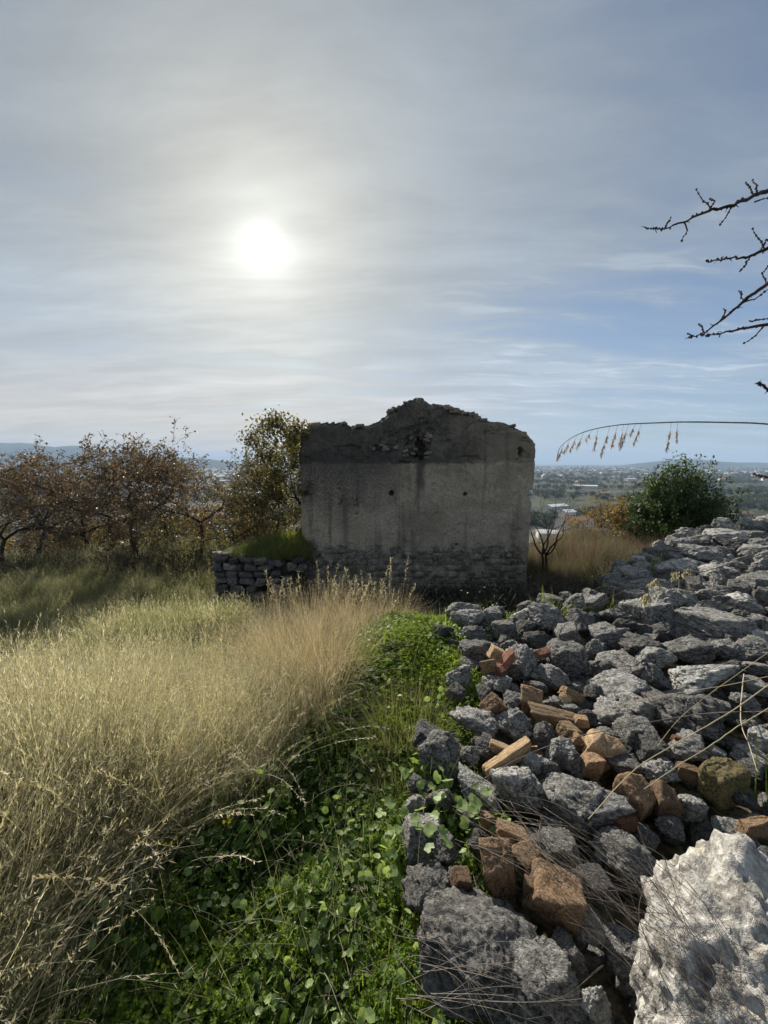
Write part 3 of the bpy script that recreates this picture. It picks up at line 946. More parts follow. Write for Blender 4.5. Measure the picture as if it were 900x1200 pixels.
# uncounted rubble under and between the rocks
N = 9000
xs = RNG.uniform(0, 13, N * 3); ys = RNG.uniform(0.2, 9.8, N * 3)
keep = (sd_poly(xs, ys) > -0.12) & (RNG.random(N * 3) < np.clip(1.6 / (0.3 + ys * .25), .25, 1))
xs, ys = xs[keep][:N], ys[keep][:N]
zs = ground_z(xs, ys) + 0.035
sc_ = (0.018 + 0.008 * ys) * RNG.uniform(0.6, 1.9, len(xs))
SM2 = SMALL + [with_mat(m_, M_rock_dark) for m_ in SMALL[:4]] + [with_mat(SMALL[0], M_brick)]
scatter('rubble', SM2, np.stack([xs, ys, zs], -1), RNG.uniform(0, 6.28, (len(xs), 3)), sc_, RNG.integers(0, len(SM2), len(xs)),
        'small stone rubble filling the gaps between the rocks', 'rubble')
# ------------------------------------------------------------------ the ruined gable
YW = 9.3
TOP_PX = [(350, 509), (352, 503), (375, 499), (403, 492), (407, 499), (431, 500), (452, 491), (456, 485), (465, 480), (469, 474), (480, 469), (487, 466), (496, 470), (503, 472),
          (520, 475), (539, 482), (557, 487), (576, 493), (595, 497), (609, 503), (620, 509), (628, 517), (630, 524)]
TX, TZ = [], []
for (u, v) in TOP_PX:
    d = ray(u, v); k = YW / d[1]
    TX.append(d[0] * k); TZ.append(d[2] * k)
XL, XR = TX[0], TX[-1]
ZB = -3.75


def topz(x):
    z = np.interp(x, TX, TZ)
    st = np.stack([x * 3.2, 0 * x, 0 * x + 4.2], -1)
    z = z + (0.05 - 0.03 * smooth(x, 1.0, 1.8)) * np.round(perlin(st) * 2.2) / 1.1 + 0.018 * fbm(np.stack([x * 16, 0 * x, 0 * x], -1), 3)
    return z


def wall_disp(x, z):
    """how far the face stands proud (+) or is worn back (-), towards the camera"""
    P = np.stack([x, 0 * x, z], -1)
    big = fbm(P * 1.1 + 3, 4)
    fine = fbm(P * 9, 4, 0.6)
    wob = fbm(P * 2.4 + 8, 3)
    d = 0.040 * big + 0.012 * fine - 0.012 * smooth(fbm(P * 2.2 + 41, 4), .10, .16)
    # stone bulges where the render is gone: low band and pockets high up
    low = smooth(-2.02 + 0.16 * wob * 2 - z, 0.0, 0.05)
    up = smooth(z + 0.02 + 0.06 * wob, 0.0, 0.03)
    pock = smooth(fbm(P * np.array((1.2, 1, 2.0)) + 31, 4), 0.12, 0.20) * up
    course = z * 6.5 + 0.35 * perlin(P * 1.6 + 50)
    row = np.floor(course)
    fx = x * (4.0 + 0.6 * np.sin(row * 7.1)) + row * 0.47 + 0.3 * perlin(P * 2.2 + 60)
    a = np.abs((course - row) - .5) * 2; b = np.abs((fx - np.floor(fx)) - .5) * 2
    stone = (1 - a ** 4) * (1 - b ** 6)
    hsh = np.sin(row * 12.9 + np.floor(fx) * 78.2) * 43758.5
    hsh = hsh - np.floor(hsh)
    st = 0.03 * stone * (0.2 + 1.1 * hsh) + 0.035 * fbm(P * 5 + 5, 4)
    d = d * (1 - low) + (st - 0.03) * low
    d = d * (1 - pock) + (st - 0.07) * pock
    # ledge of the lower render: it stands 2 cm proud of the upper one
    d = d - 0.022 * up
    # holes
    for (hx, hz, rx, rz, dep) in ((0.86, 0.33, .13, .24, .26), (.17, -.71, .055, .07, .3), (1.93, -.72, .05, .045, .3), (3.53, -.72, .10, .09, .25), (-1.86, -.70, .07, .06, .2), (3.2, .28, .07, .1, .2), (1.75, -1.95, .03, .03, .1), (-.65, -1.2, .02, .02, .1)):
        e = ((x - hx) / rx) ** 2 + ((z - hz) / rz) ** 2 + 1.5 * fbm(P * 11 + hx * 9, 3)
        d = d - dep * (1 - smooth(e, 0.7, 1.15))
    # crumbling pocket round the niche
    e = ((x - 0.75) / .42) ** 2 + ((z - .42) / .30) ** 2 + 1.6 * fbm(P * 3 + 77, 3)
    d = d - 0.07 * (1 - smooth(e, 0.6, 1.0)) + 0.05 * (1 - smooth(e, 0.6, 1.0)) * (stone - .5)
    e = ((x + 0.02) / .30) ** 2 + ((z - .32) / .14) ** 2 + 1.6 * fbm(P * 3 + 97, 3)
    d = d - 0.06 * (1 - smooth(e, 0.6, 1.0)) + 0.05 * (1 - smooth(e, 0.6, 1.0)) * (stone - .5)
    # cracks
    cr = np.abs(x - 2.0 - 0.25 * fbm(np.stack([0 * x, 0 * x, z * 2.2], -1), 4) * 2 - (z - .5) * .15)
    d = d - 0.03 * (1 - smooth(cr, 0.0, 0.035)) * smooth(z, 0.1, .3)
    return d


def edge_x(z, sgn):
    n = fbm(np.stack([z * 2.5, 0 * z + sgn * 5, 0 * z], -1), 4, 0.6)
    q = np.round(perlin(np.stack([z * 5.5, 0 * z + 9 * sgn, 0 * z], -1)) * 2) / 2
    lowk = smooth(-1.7 - z, 0, 0.3)
    if sgn < 0: return XL + 0.012 * n + (0.02 + 0.06 * lowk) * q + 0.13 * np.exp(-((z + 1.95) / .13) ** 2)
    return XR - 0.05 * np.abs(n) - 0.02 * q - 0.06 * smooth(-z, 0.2, 1.6) - 0.10 * np.exp(-((z + .75) / .12) ** 2)


NX, NZ = 380, 330
mb = MB()
fx = np.linspace(0, 1, NX); fz = np.linspace(0, 1, NZ)
FX, FZ = np.meshgrid(fx, fz)
x0 = XL + FX * (XR - XL)
tz = topz(np.clip(x0[0], XL, XR))[None].repeat(NZ, 0)
Z = ZB + FZ * (tz - ZB)
xl, xr = edge_x(Z.ravel(), -1).reshape(Z.shape), edge_x(Z.ravel(), 1).reshape(Z.shape)
X = xl + FX * (xr - xl)
D = wall_disp(X.ravel(), Z.ravel()).reshape(Z.shape)
round_ = 0.10 * (1 - smooth(np.minimum(FX, 1 - FX), 0, 0.012)) + 0.14 * (1 - smooth(1 - FZ, 0, 0.02))
Yf = YW - D + round_
THK = 0.55
Yb = YW + THK + 0.04 * fbm(np.stack([X.ravel() * 3, Z.ravel() * 3, 0 * X.ravel()], -1), 3).reshape(X.shape) - round_
ii = np.arange(NZ - 1)[:, None] * NX + np.arange(NX - 1)[None]
q = np.stack([ii, ii + 1, ii + NX + 1, ii + NX], -1).reshape(-1, 4)
nV = NX * NZ
mb.add(np.concatenate([np.stack([X, Yf, Z], -1).reshape(-1, 3), np.stack([X, Yb, Z], -1).reshape(-1, 3)]), np.concatenate([q, q[:, ::-1] + nV]))
# rims joining front and back, with ragged rows in between
def rim(idx):
    idx = np.asarray(idx)
    mbv = np.concatenate(mb.v)
    a, b = mbv[idx], mbv[idx + nV]
    K = 14
    rows = []
    for k in range(K + 1):
        f = k / K
        p = a * (1 - f) + b * f
        if 0 < k < K:
            p = p + 0.05 * fbm(p * 5 + 11, 3)[:, None] * np.array((0.6, 0, 1)) + np.array((0, 0, 0.03))
        rows.append(p)
    Vr = np.concatenate(rows)
    n = len(idx)
    i2 = np.arange(K)[:, None] * n + np.arange(n - 1)[None]
    mb.add(Vr, np.stack([i2, i2 + 1, i2 + n + 1, i2 + n], -1).reshape(-1, 4))
rim((NZ - 1) * NX + np.arange(NX))
rim(np.arange(NZ) * NX)
rim(np.arange(NZ) * NX + NX - 1)

m, t, out = new_mat('old_render')
pos = t.n('ShaderNodeTexCoord').outputs['Object']
px_, py_, pz_ = t.sep(pos)
nb = t.noise(pos, 0.9, 6, 0.62)
nm = t.noise(pos, 3.5, 6, 0.7)
nf = t.noise(pos, 24, 4, 0.72)
nvf = t.noise(pos, 90, 2, 0.7)
mpz = t.n('ShaderNodeMapping'); t.put(mpz.inputs[0], pos); mpz.inputs['Scale'].default_value = (3.2, 1, 0.35)
drip = t.noise(mpz.outputs[0], 1.2, 5, 0.65)
plaster = t.mix(t.step(nb, 0.35, 0.65), (0.28, 0.238, 0.18), (0.45, 0.39, 0.30))
plaster = t.mix(t.m('MULTIPLY', t.step(nf, 0.48, 0.62), 0.5), plaster, (0.12, 0.106, 0.088))
plaster = t.mix(t.m('MULTIPLY', t.step(nm, 0.5, 0.7), 0.5), plaster, (0.52, 0.46, 0.365))
# lichen blackened part of the plaster on the left, its shape is a stain
ls = t.m('MULTIPLY', t.m('SUBTRACT', 1.0, t.step(t.m('ADD', px_, t.m('MULTIPLY', nb, 3.0)), 0.7, 2.4)), t.step(t.m('ADD', pz_, t.m('MULTIPLY', nm, 1.4)), -0.9, 0.3))
plaster = t.mix(t.m('MULTIPLY', ls, t.m('ADD', 0.45, t.m('MULTIPLY', t.step(nf, 0.4, 0.6), 0.5))), plaster, (0.095, 0.09, 0.083))
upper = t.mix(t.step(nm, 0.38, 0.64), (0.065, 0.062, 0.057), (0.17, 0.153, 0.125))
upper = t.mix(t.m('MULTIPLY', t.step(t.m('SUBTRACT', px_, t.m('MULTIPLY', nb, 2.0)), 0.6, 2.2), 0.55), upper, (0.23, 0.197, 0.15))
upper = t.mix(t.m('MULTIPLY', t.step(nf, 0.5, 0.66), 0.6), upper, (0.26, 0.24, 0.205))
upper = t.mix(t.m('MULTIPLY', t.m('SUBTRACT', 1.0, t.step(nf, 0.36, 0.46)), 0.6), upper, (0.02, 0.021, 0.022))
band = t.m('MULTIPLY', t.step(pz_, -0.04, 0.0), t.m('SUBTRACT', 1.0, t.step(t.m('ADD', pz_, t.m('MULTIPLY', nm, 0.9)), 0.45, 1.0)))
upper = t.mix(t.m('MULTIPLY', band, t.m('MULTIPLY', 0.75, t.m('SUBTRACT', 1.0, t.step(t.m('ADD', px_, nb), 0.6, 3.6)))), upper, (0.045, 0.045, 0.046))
lowc = t.mix(t.step(nm, 0.4, 0.62), (0.15, 0.135, 0.11), (0.36, 0.325, 0.265))
lowc = t.mix(t.m('MULTIPLY', t.step(nf, 0.5, 0.66), 0.7), lowc, (0.50, 0.455, 0.375))
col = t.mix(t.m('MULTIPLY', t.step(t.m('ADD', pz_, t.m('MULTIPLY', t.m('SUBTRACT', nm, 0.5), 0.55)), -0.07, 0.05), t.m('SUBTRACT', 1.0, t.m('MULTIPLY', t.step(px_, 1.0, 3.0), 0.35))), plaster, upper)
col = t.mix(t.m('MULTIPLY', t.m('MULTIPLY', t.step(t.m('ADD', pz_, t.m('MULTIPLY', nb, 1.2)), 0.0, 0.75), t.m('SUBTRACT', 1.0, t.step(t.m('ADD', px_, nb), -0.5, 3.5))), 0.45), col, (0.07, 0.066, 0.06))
lo = t.m('SUBTRACT', 1.0, t.step(t.m('ADD', pz_, t.m('MULTIPLY', t.m('SUBTRACT', nm, 0.5), 0.7)), -2.10, -1.95))
col = t.mix(lo, col, lowc)
foot_dark = t.m('SUBTRACT', 1.0, t.step(t.m('ADD', pz_, t.m('MULTIPLY', nb, 0.8)), -2.9, -2.1))  # colour darkens towards the foot of the wall
col = t.mix(t.m('MULTIPLY', foot_dark, 0.35), col, (0.045, 0.045, 0.038))
# dark drip below the niche
dx = t.m('ABSOLUTE', t.m('SUBTRACT', t.m('SUBTRACT', px_, 0.86), t.m('MULTIPLY', t.m('SUBTRACT', nm, 0.5), 0.2)))
dd = t.m('MULTIPLY', t.m('SUBTRACT', 1.0, t.step(dx, 0.04, 0.16)), t.m('MULTIPLY', t.step(pz_, -0.95, -0.4), t.m('SUBTRACT', 1.0, t.step(pz_, 0.1, 0.25))))
col = t.mix(t.m('MULTIPLY', dd, 0.75), col, (0.05, 0.048, 0.042))
col = t.mix(t.m('MULTIPLY', t.step(drip, 0.50, 0.70), 0.55), col, (0.075, 0.068, 0.057))
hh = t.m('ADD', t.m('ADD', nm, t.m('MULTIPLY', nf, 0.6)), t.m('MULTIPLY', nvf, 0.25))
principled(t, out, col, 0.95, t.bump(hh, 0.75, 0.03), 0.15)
M_render = m

ruin = obj('ruined_house', None, loc=(0, 0, 0), label='roofless stone ruin whose tall rendered gable wall faces the camera', cat='ruin')
gable = obj('wall', mb.mesh('gable_wall', M_render), parent=ruin)
gable['label'] = 'tall gable wall with dark crest, paler render and bare stones below'
# side and back walls behind the gable
def rubble_wall(name, x0, x1, y0, y1, ztop, seed, mat=M_render, zb=ZB):
    n, mzn = 90, 60
    mb = MB()
    a = np.array((x0, y0)); b = np.array((x1, y1)); L = np.linalg.norm(b - a)
    e = (b - a) / L; nrm = np.array((e[1], -e[0]))
    S = np.linspace(0, 1, n); Tt = np.linspace(0, 1, mzn)
    S, Tt = np.meshgrid(S, Tt)
    zt = ztop(S) + 0.10 * fbm(np.stack([S.ravel() * L * 2, 0 * S.ravel() + seed, 0 * S.ravel()], -1), 4).reshape(S.shape)
    Zs = zb + Tt * (zt - zb)
    sides = []
    for sg in (-1, 1):
        P = np.stack([a[0] + e[0] * S * L, a[1] + e[1] * S * L, Zs], -1).reshape(-1, 3)
        dd_ = 0.22 + 0.05 * fbm(P * 3 + seed, 4)
        P[:, :2] += nrm[None] * (sg * dd_)[:, None]
        sides.append(P)
    nV_ = n * mzn
    i = np.arange(mzn - 1)[:, None] * n + np.arange(n - 1)[None]
    q = np.stack([i, i + 1, i + n + 1, i + n], -1).reshape(-1, 4)
    tp = (mzn - 1) * n + np.arange(n - 1)
    top = np.stack([tp, tp + 1, tp + 1 + nV_, tp + nV_], -1)
    l_ = np.arange(mzn - 1) * n
    ends = np.concatenate([np.stack([l_, l_ + n, l_ + n + nV_, l_ + nV_], -1), np.stack([l_ + n - 1, l_ + 2 * n - 1, l_ + 2 * n - 1 + nV_, l_ + n - 1 + nV_], -1)])
    mb.add(np.concatenate(sides), np.concatenate([q, q[:, ::-1] + nV_, top, ends]))
    return obj(name, mb.mesh(name, mat), parent=ruin)
rubble_wall('side_wall', XL + .30, XL + .30, YW + .56, YW + 5.0, lambda s: 0.5 - 1.9 * s, 3)
rubble_wall('side_wall', XR - .36, XR - .36, YW + .56, YW + 5.0, lambda s: 0.1 - 1.4 * s, 6)
rubble_wall('back_wall', XL + .1, XR - .1, YW + 5.2, YW + 5.2, lambda s: -1.6 + 0.8 * np.sin(s * 3), 9)

# stones set in the gable: low band, crest and pocket round the niche
WST = [rock_mesh('wall_stone_shape', M_wstone, seed=600 + k, sub=3, planes=6, sharp=14, rough=.10, strata=.04, boxy=.25) for k in range(7)]
rs = random.Random(12)
nst = 0
for row in range(8):
    z = -2.16 - row * 0.175
    x = XL + 0.12 + rs.uniform(0, .15)
    while x < XR - 0.15:
        w = rs.uniform(.09, .21)
        if rs.random() < (0.55 if row < 6 else .35):
            zz_ = z + rs.uniform(-.075, .075)
            hz = rs.uniform(.025, .06)
            obj('stone', rs.choice(WST), parent=ruin, loc=(x + w / 2, YW - 0.0 + rs.uniform(-.012, .025), zz_), rot=(rs.uniform(-.3, .3), rs.uniform(-.4, .4), rs.uniform(-.3, .3) + rs.choice([0, math.pi])), scl=(w / 2 * rs.uniform(.7, 1.15), 0.05, hz))
            nst += 1
        x += w + rs.uniform(.02, .08)
for k in range(64):
    x = rs.uniform(XL + .05, XR - .55) if k > 26 else rs.uniform(0.0, 2.4)
    z = float(topz(np.array([x]))[0])
    w = rs.uniform(.06, .14)
    obj('stone', rs.choice(WST), parent=ruin, loc=(x, YW + rs.uniform(.03, .45), z - rs.uniform(-.015, .05)), rot=(rs.uniform(-.3, .3), rs.uniform(-.3, .3), rs.uniform(0, 6.2)), scl=(w, w * .8, rs.uniform(.03, .075)))
for k in range(26):
    if k < 16: x, z = 0.80 + rs.uniform(-.34, .30), .40 + rs.uniform(-.26, .30)
    else: x, z = 0.0 + rs.uniform(-.3, .3), .32 + rs.uniform(-.12, .12)
    if abs(x - .86) < .12 and abs(z - .33) < .22: continue
    obj('stone', rs.choice(WST), parent=ruin, loc=(x, YW + .045 + rs.uniform(-.01, .03), z), rot=(rs.uniform(-.3, .3), rs.uniform(-.4, .4), rs.uniform(-.3, .3)), scl=(rs.uniform(.045, .09), .06, rs.uniform(.025, .045)))

# ------------------------------------------------------------------ low dry stone wall at the left
LX0, LX1, LY = -3.92, -1.95, 8.75
LZT = lambda x: -2.20 + 0.10 * np.sin(x * 3)
lw = obj('low_wall', None, loc=(0, 0, 0), label='low dry stone wall with grass on top, running into the left foot of the gable', cat='wall')
mb = MB()
nb_ = 40
Xc = np.linspace(LX0 + .07, LX1 + .1, nb_)
V = []
for k, x in enumerate(Xc):
    zt_ = float(LZT(x)) - 0.02 + 0.03 * math.sin(k * 1.7)
    for (yy, zz_) in ((LY + .10, -3.8), (LY + .12, -3.0), (LY + .13, zt_ - .08), (LY + .3, zt_ + .04), (LY + .9, zt_ + 0.05), (LY + 1.05, zt_ - .3), (LY + 1.05, -3.8)):
        V.append((x, yy + .03 * rs.uniform(-1, 1), zz_))
F = []
for k in range(nb_ - 1):
    for j in range(6):
        F.append((k * 7 + j, (k + 1) * 7 + j, (k + 1) * 7 + j + 1, k * 7 + j + 1))
mb.add(V, F)
mb.add([V[i] for i in range(7)][:4] + [], [(0, 1, 2, 3)])
mb.add([V[0], V[3], V[4], V[6]], [(0, 1, 2, 3)])
M_core = rock_mat('wall_core_soil', (0.02, 0.018, 0.015), (0.05, 0.045, 0.035), (0.09, 0.08, 0.06), lich=0.1)
obj('core', mb.mesh('wall_core', M_core), parent=lw)
z = -3.45
row = 0
LSH = [rock_mesh('wall_stone_shape', M_rock_dark, seed=650 + k, sub=4, planes=8, sharp=12, rough=.16, strata=.05, boxy=.1) for k in range(7)]
LST = LSH + [with_mat(m_, M_wstone) for m_ in LSH[:3]]
while z < -2.16:
    hgt = rs.uniform(.13, .21)
    x = LX0 + (0.02 if row % 2 else .0)
    while x < LX1:
        w = rs.uniform(.15, .38)
        zt_ = float(LZT(x))
        if z < zt_ - 0.02 and not (x > -2.9 and rs.random() < .30):
            obj('stone', rs.choice(LST), parent=lw, loc=(x + w / 2, LY + .06 + rs.uniform(-.03, .03), z + hgt / 2 + rs.uniform(-.02, .02)), rot=(rs.uniform(-.3, .3), rs.uniform(-.25, .25), rs.uniform(-.3, .3)), scl=(w / 2 * 1.06, .14, hgt / 2 * rs.uniform(.85, 1.2)))
        x += w + .01
    # stones of the left end face
    y = LY + .25
    while y < LY + 1.0:
        w = rs.uniform(.16, .28)
        obj('stone', rs.choice(LST), parent=lw, loc=(LX0 + .09, y + w / 2, z + hgt / 2), rot=(rs.uniform(-.1, .1), rs.uniform(-.1, .1), rs.uniform(-.15, .15)), scl=(.12, w / 2, hgt / 2 * 1.03))
        y += w + .01
    z += hgt + .004
    row += 1
for x in (-3.86, -3.62, -3.30, -3.05, -2.7, -2.45):
    obj('stone', rs.choice(LST), parent=lw, loc=(x, LY + .16, float(LZT(x)) + .01), rot=(0, rs.uniform(-.1, .1), rs.uniform(-.3, .3)), scl=(rs.uniform(.10, .16), .14, rs.uniform(.05, .09)))
# soil heaped behind and on top of the low wall
mb = MB()
gxs = np.linspace(LX0 + .15, LX1 + .25, 40); gys = np.linspace(LY + .12, YW + 1.6, 30)
GX2, GY2 = np.meshgrid(gxs, gys)
fX = (GX2 - gxs[0]) / (gxs[-1] - gxs[0]); fY = (GY2 - gys[0]) / (gys[-1] - gys[0])
SZ = -2.2 + 0.34 * smooth(fX, 0.1, .6) * smooth(fY, 0, .35) - 1.35 * smooth(fY, .55, 1) - .5 * (1 - smooth(fX, 0, .12)) * smooth(fY, .1, .3) + 0.03 * perlin(np.stack([GX2 * 4, GY2 * 4, 0 * GX2], -1).reshape(-1, 3)).reshape(GX2.shape)
i = np.arange(29)[:, None] * 40 + np.arange(39)[None]
mb.add(np.stack([GX2, GY2, SZ], -1).reshape(-1, 3), np.stack([i, i + 1, i + 41, i + 40], -1).reshape(-1, 4))
obj('soil_cap', mb.mesh('soil_cap', M_core), parent=lw)
# ------------------------------------------------------------------ plants: prototypes
def blades(mb, n, rad, h, hv=.3, width=.003, lean=.5, droop=.6, seg=5, tint=None, tip=0.0, base_yaw=None, rng=RNG, seeds=0, seed_w=.004, windx=0.0, seed_l=1.0):
    """n curved ribbons; all at once"""
    a = rng.uniform(0, 2 * math.pi, n)
    r = rad * np.sqrt(rng.random(n))
    bx, by = r * np.cos(a), r * np.sin(a)
    H = h * (1 + hv * rng.uniform(-1, 1, n))
    la = a + rng.normal(0, .8, n) if base_yaw is None else base_yaw + rng.normal(0, .3, n)
    ln = lean * rng.uniform(.1, 1, n)
    dr_ = droop * rng.uniform(0, 1, n) ** 1.5
    tt = np.linspace(0, 1, seg + 1)
    ph = ln[:, None] + dr_[:, None] * tt[None] ** 1.6 * 2.0          # angle from vertical along the blade
    st = H[:, None] / seg
    dxh = np.sin(ph) * st; dz = np.cos(ph) * st
    hx = np.concatenate([np.zeros((n, 1)), np.cumsum(dxh[:, 1:], 1)], 1)
    hz = np.concatenate([np.zeros((n, 1)), np.cumsum(dz[:, 1:], 1)], 1)
    X = bx[:, None] + hx * np.cos(la)[:, None] + windx * hz ** 2
    Y = by[:, None] + hx * np.sin(la)[:, None]
    X = X + rng.normal(0, .006, X.shape) * h; Y = Y + rng.normal(0, .006, Y.shape) * h
    wd = width * rng.uniform(.6, 1.3, n)
    wprof = np.clip(1.0 - tt * .85, .12, 1)
    fa = la + math.pi / 2 + rng.normal(0, .7, n)
    ox = np.cos(fa)[:, None] * wd[:, None] * wprof[None]; oy = np.sin(fa)[:, None] * wd[:, None] * wprof[None]
    A = np.stack([X - ox, Y - oy, hz], -1); B = np.stack([X + ox, Y + oy, hz], -1)
    V = np.stack([A, B], 2).reshape(-1, 3)       # n, seg+1, 2, 3
    k = (seg + 1) * 2
    f = np.array([[2 * i, 2 * i + 1, 2 * i + 3, 2 * i + 2] for i in range(seg)])
    F = (f[None] + (np.arange(n) * k)[:, None, None]).reshape(-1, 4)
    tn = rng.random(n) if tint is None else np.clip(rng.normal(tint, .2, n), 0, 1)
    mb.add(V, F, np.repeat(tn, k))
    if seeds:
        # little spikelets along the top of each stem
        sv = np.array([(0, 0, 0), (.5, 0, .35), (0, 0, 1.0), (-.5, 0, .35)])
        sf = np.array([(0, 1, 2, 3)])
        sel = np.where(rng.random(n) < .75)[0]
        for s in range(seeds):
            f_ = rng.uniform(.70, 1.0, len(sel))
            kk = np.clip((f_ * seg).astype(int), 0, seg - 1); w_ = f_ * seg - kk
            p = np.stack([X[sel, kk] * (1 - w_) + X[sel, kk + 1] * w_, Y[sel, kk] * (1 - w_) + Y[sel, kk + 1] * w_, hz[sel, kk] * (1 - w_) + hz[sel, kk + 1] * w_], -1)
            tl = ph[sel, kk] + rng.normal(0, .5, len(sel))
            mb.bake(sv, sf, p, rotm(la[sel] - math.pi / 2 + rng.normal(0, .5, len(sel)), -tl, rng.uniform(-1, 1, len(sel)) * .3), np.stack([np.full(len(sel), seed_w), np.full(len(sel), seed_w), rng.uniform(.012, .028, len(sel)) * seed_l], -1), np.clip(tn[sel] + .35, 0, 1))
    return


def clump(mat, name='clump', seed=0, **kw):
    rng = np.random.default_rng(seed)
    mb = MB(); blades(mb, rng=rng, **kw)
    return mb.mesh(name, mat, False)


def leafy(mat, name, seed, n, rad, hgt, size, trefoil=True, cup=.15):
    """low patch of small leaves held on thin stems"""
    rng = np.random.default_rng(seed)
    mb = MB()
    k = 6
    th = np.arange(k) * 2 * math.pi / k
    if trefoil:
        # three rounded leaflets
        tv, tf = [], []
        for q in range(3):
            a = q * 2 * math.pi / 3
            c = np.array((math.cos(a), math.sin(a), 0)) * .62
            s = np.array((-math.sin(a), math.cos(a), 0))
            pts = [np.zeros(3), c * .8 + s * .42 + (0, 0, .14), c * 1.7 + s * .34 + (0, 0, .04), c * 1.45, c * 1.7 - s * .34 + (0, 0, .04), c * .8 - s * .42 + (0, 0, .14)]
            b = len(tv)
            tv += pts
            tf += [(b, b + 1, b + 2, b + 3), (b, b + 3, b + 4, b + 5)]
        tv, tf = np.array(tv), np.array(tf)
    else:
        tv = np.array([(0, 0, 0)] + [(math.cos(x) * .95, math.sin(x), cup * (1 + .5 * math.sin(2 * x))) for x in th])
        tf = np.array([(0, 1, 2, 3), (0, 3, 4, 5), (0, 5, 6, 1)])
    a = rng.uniform(0, 6.28, n); r = rad * np.sqrt(rng.random(n))
    zz_ = hgt * (rng.uniform(.25, 1, n)) * (1 - .35 * (r / rad) ** 2)
    p = np.stack([r * np.cos(a), r * np.sin(a), zz_], -1)
    mb.bake(tv, tf, p, rotm(rng.uniform(0, 6.28, n), rng.normal(0, .45, n), rng.normal(0, .45, n)), size * rng.uniform(.6, 1.3, n), rng.random(n))
    # stems
    m_ = n // 2
    st = np.array([(-.0012, 0, 0), (.0012, 0, 0), (.0012, 0, 1), (-.0012, 0, 1)])
    mb.bake(st, np.array([(0, 1, 2, 3)]), np.stack([p[:m_, 0], p[:m_, 1], 0 * zz_[:m_]], -1), rotm(rng.uniform(0, 6.28, m_)), np.stack([np.ones(m_), np.ones(m_), zz_[:m_]], -1), rng.random(m_))
    return mb.mesh(name, mat, False)


def area_pts(n, x0, x1, y0, y1, dens, rng=RNG):
    """random ground points kept with probability dens(x, y)"""
    x = rng.uniform(x0, x1, n); y = rng.uniform(y0, y1, n)
    k = rng.random(n) < dens(x, y)
    x, y = x[k], y[k]
    return x, y


def vis(x, y, pad=80):
    z = ground_z(x, y)
    d = y * CP - z * SP
    u = 450 + F_PX * x / np.maximum(d, .05)
    return ((u > -pad) & (u < 900 + pad) & (d > .05)) | (d < .6)


def put_scatter(name, protos, x, y, s, label, cat, tilt=.12, zoff=-.01, weights=None, z=None):
    n = len(x)
    z = ground_z(x, y) + zoff if z is None else z
    rot = np.stack([RNG.normal(0, tilt, n), RNG.normal(0, tilt, n), RNG.uniform(0, 6.28, n)], -1)
    if weights is not None: weights = np.array(weights) / np.sum(weights)
    idx = RNG.choice(len(protos), n, p=weights)
    return scatter(name, protos, np.stack([x, y, z], -1), rot, s, idx, label, cat)


in_low = lambda x, y: (x > LX0 - .1) & (x < XR + .1) & (y > LY - .05) & (y < YW + 5.3)
pathd = lambda x, y: (x + 6.5) - (y - 7.6) * 0.75

# tall dry grass of the field
P_tall = [clump(M_straw, seed=10 + k, n=64, rad=.13, h=.66, hv=.42, width=.0015, lean=.34, droop=.62, seg=6, seeds=8, seed_w=.0028, tint=.35) for k in range(5)]
P_tall += [clump(M_olive, seed=20 + k, n=64, rad=.13, h=.46, hv=.4, width=.0022, lean=.42, droop=.6, seg=5) for k in range(3)]
def dens_near(x, y):
    dl = lipx(y) - x + .12 * perlin(np.stack([x * 2.1, y * 2.1, 0 * x], -1))
    return np.clip(smooth(dl, -.10, .22), 0, 1) * (y < 3.0) * ((x > -2.95)) * (.35 + .65 * (fbm(np.stack([x * 2.0, y * 2.0, 0 * x + 4], -1), 2) > -.14))
x, y = area_pts(6200, -3.6, .3, 0.15, 2.8, dens_near)
k = vis(x, y, 150) & (np.hypot(x, y) > .42)
x, y = x[k], y[k]
s = RNG.uniform(.75, 1.25, len(x)) * (0.45 + .55 * smooth(lipx(y) - x, 0, .6)) * (0.66 + .34 * smooth(np.hypot(x, y), .5, 1.4)) * (1 - .52 * smooth(y, .8, 2.6)) * (1 + .45 * fbm(np.stack([x * 1.6, y * 1.6, 0 * x], -1), 2))
put_scatter('tall_dry_grass', P_tall, x, y, s, 'tall dry straw coloured grass filling the left foreground', 'grass', tilt=.26, weights=[.11] * 5 + [.16] * 3)
# mid field, shorter
P_mid = [clump(M_straw, seed=30 + k, n=70, rad=.2, h=.41, hv=.45, width=.0022, lean=.5, droop=.8, seg=5, seeds=7, seed_w=.0045, seed_l=1.3, tint=.4) for k in range(3)]
P_mid += [clump(M_olive, seed=40 + k, n=80, rad=.2, h=.42, hv=.4, width=.0034, lean=.4, droop=.5, seg=4) for k in range(3)]
P_mid += [clump(M_green, seed=45 + k, n=80, rad=.2, h=.36, hv=.4, width=.0036, lean=.4, droop=.5, seg=4) for k in range(2)]
def dens_mid(x, y):
    dl = lipx(y) - x + .25 * perlin(np.stack([x * 1.5, y * 1.5, 0 * x], -1))
    g = smooth(dl, 0, .5)
    return g * (y >= 2.8) * ~in_low(x, y) * ~((x < -2.85) & (x > -3.45) & (y < 5)) * (.6 + .4 * (y < 7))
x, y = area_pts(17000, -12, .6, 2.8, 12.0, dens_mid)
k = vis(x, y)
x, y = x[k], y[k]
green = (x < -2.95) | (y > 5.5) | ((x < -1.0) & (y > 3.5)) | (fbm(np.stack([x * .8, y * .8, 0 * x], -1), 2) > .0)
s = RNG.uniform(.62, 1.0, len(x)) * np.where(y > 6, 1.0, .88) * (1 - .45 * smooth(x, -1.7, -1.0))
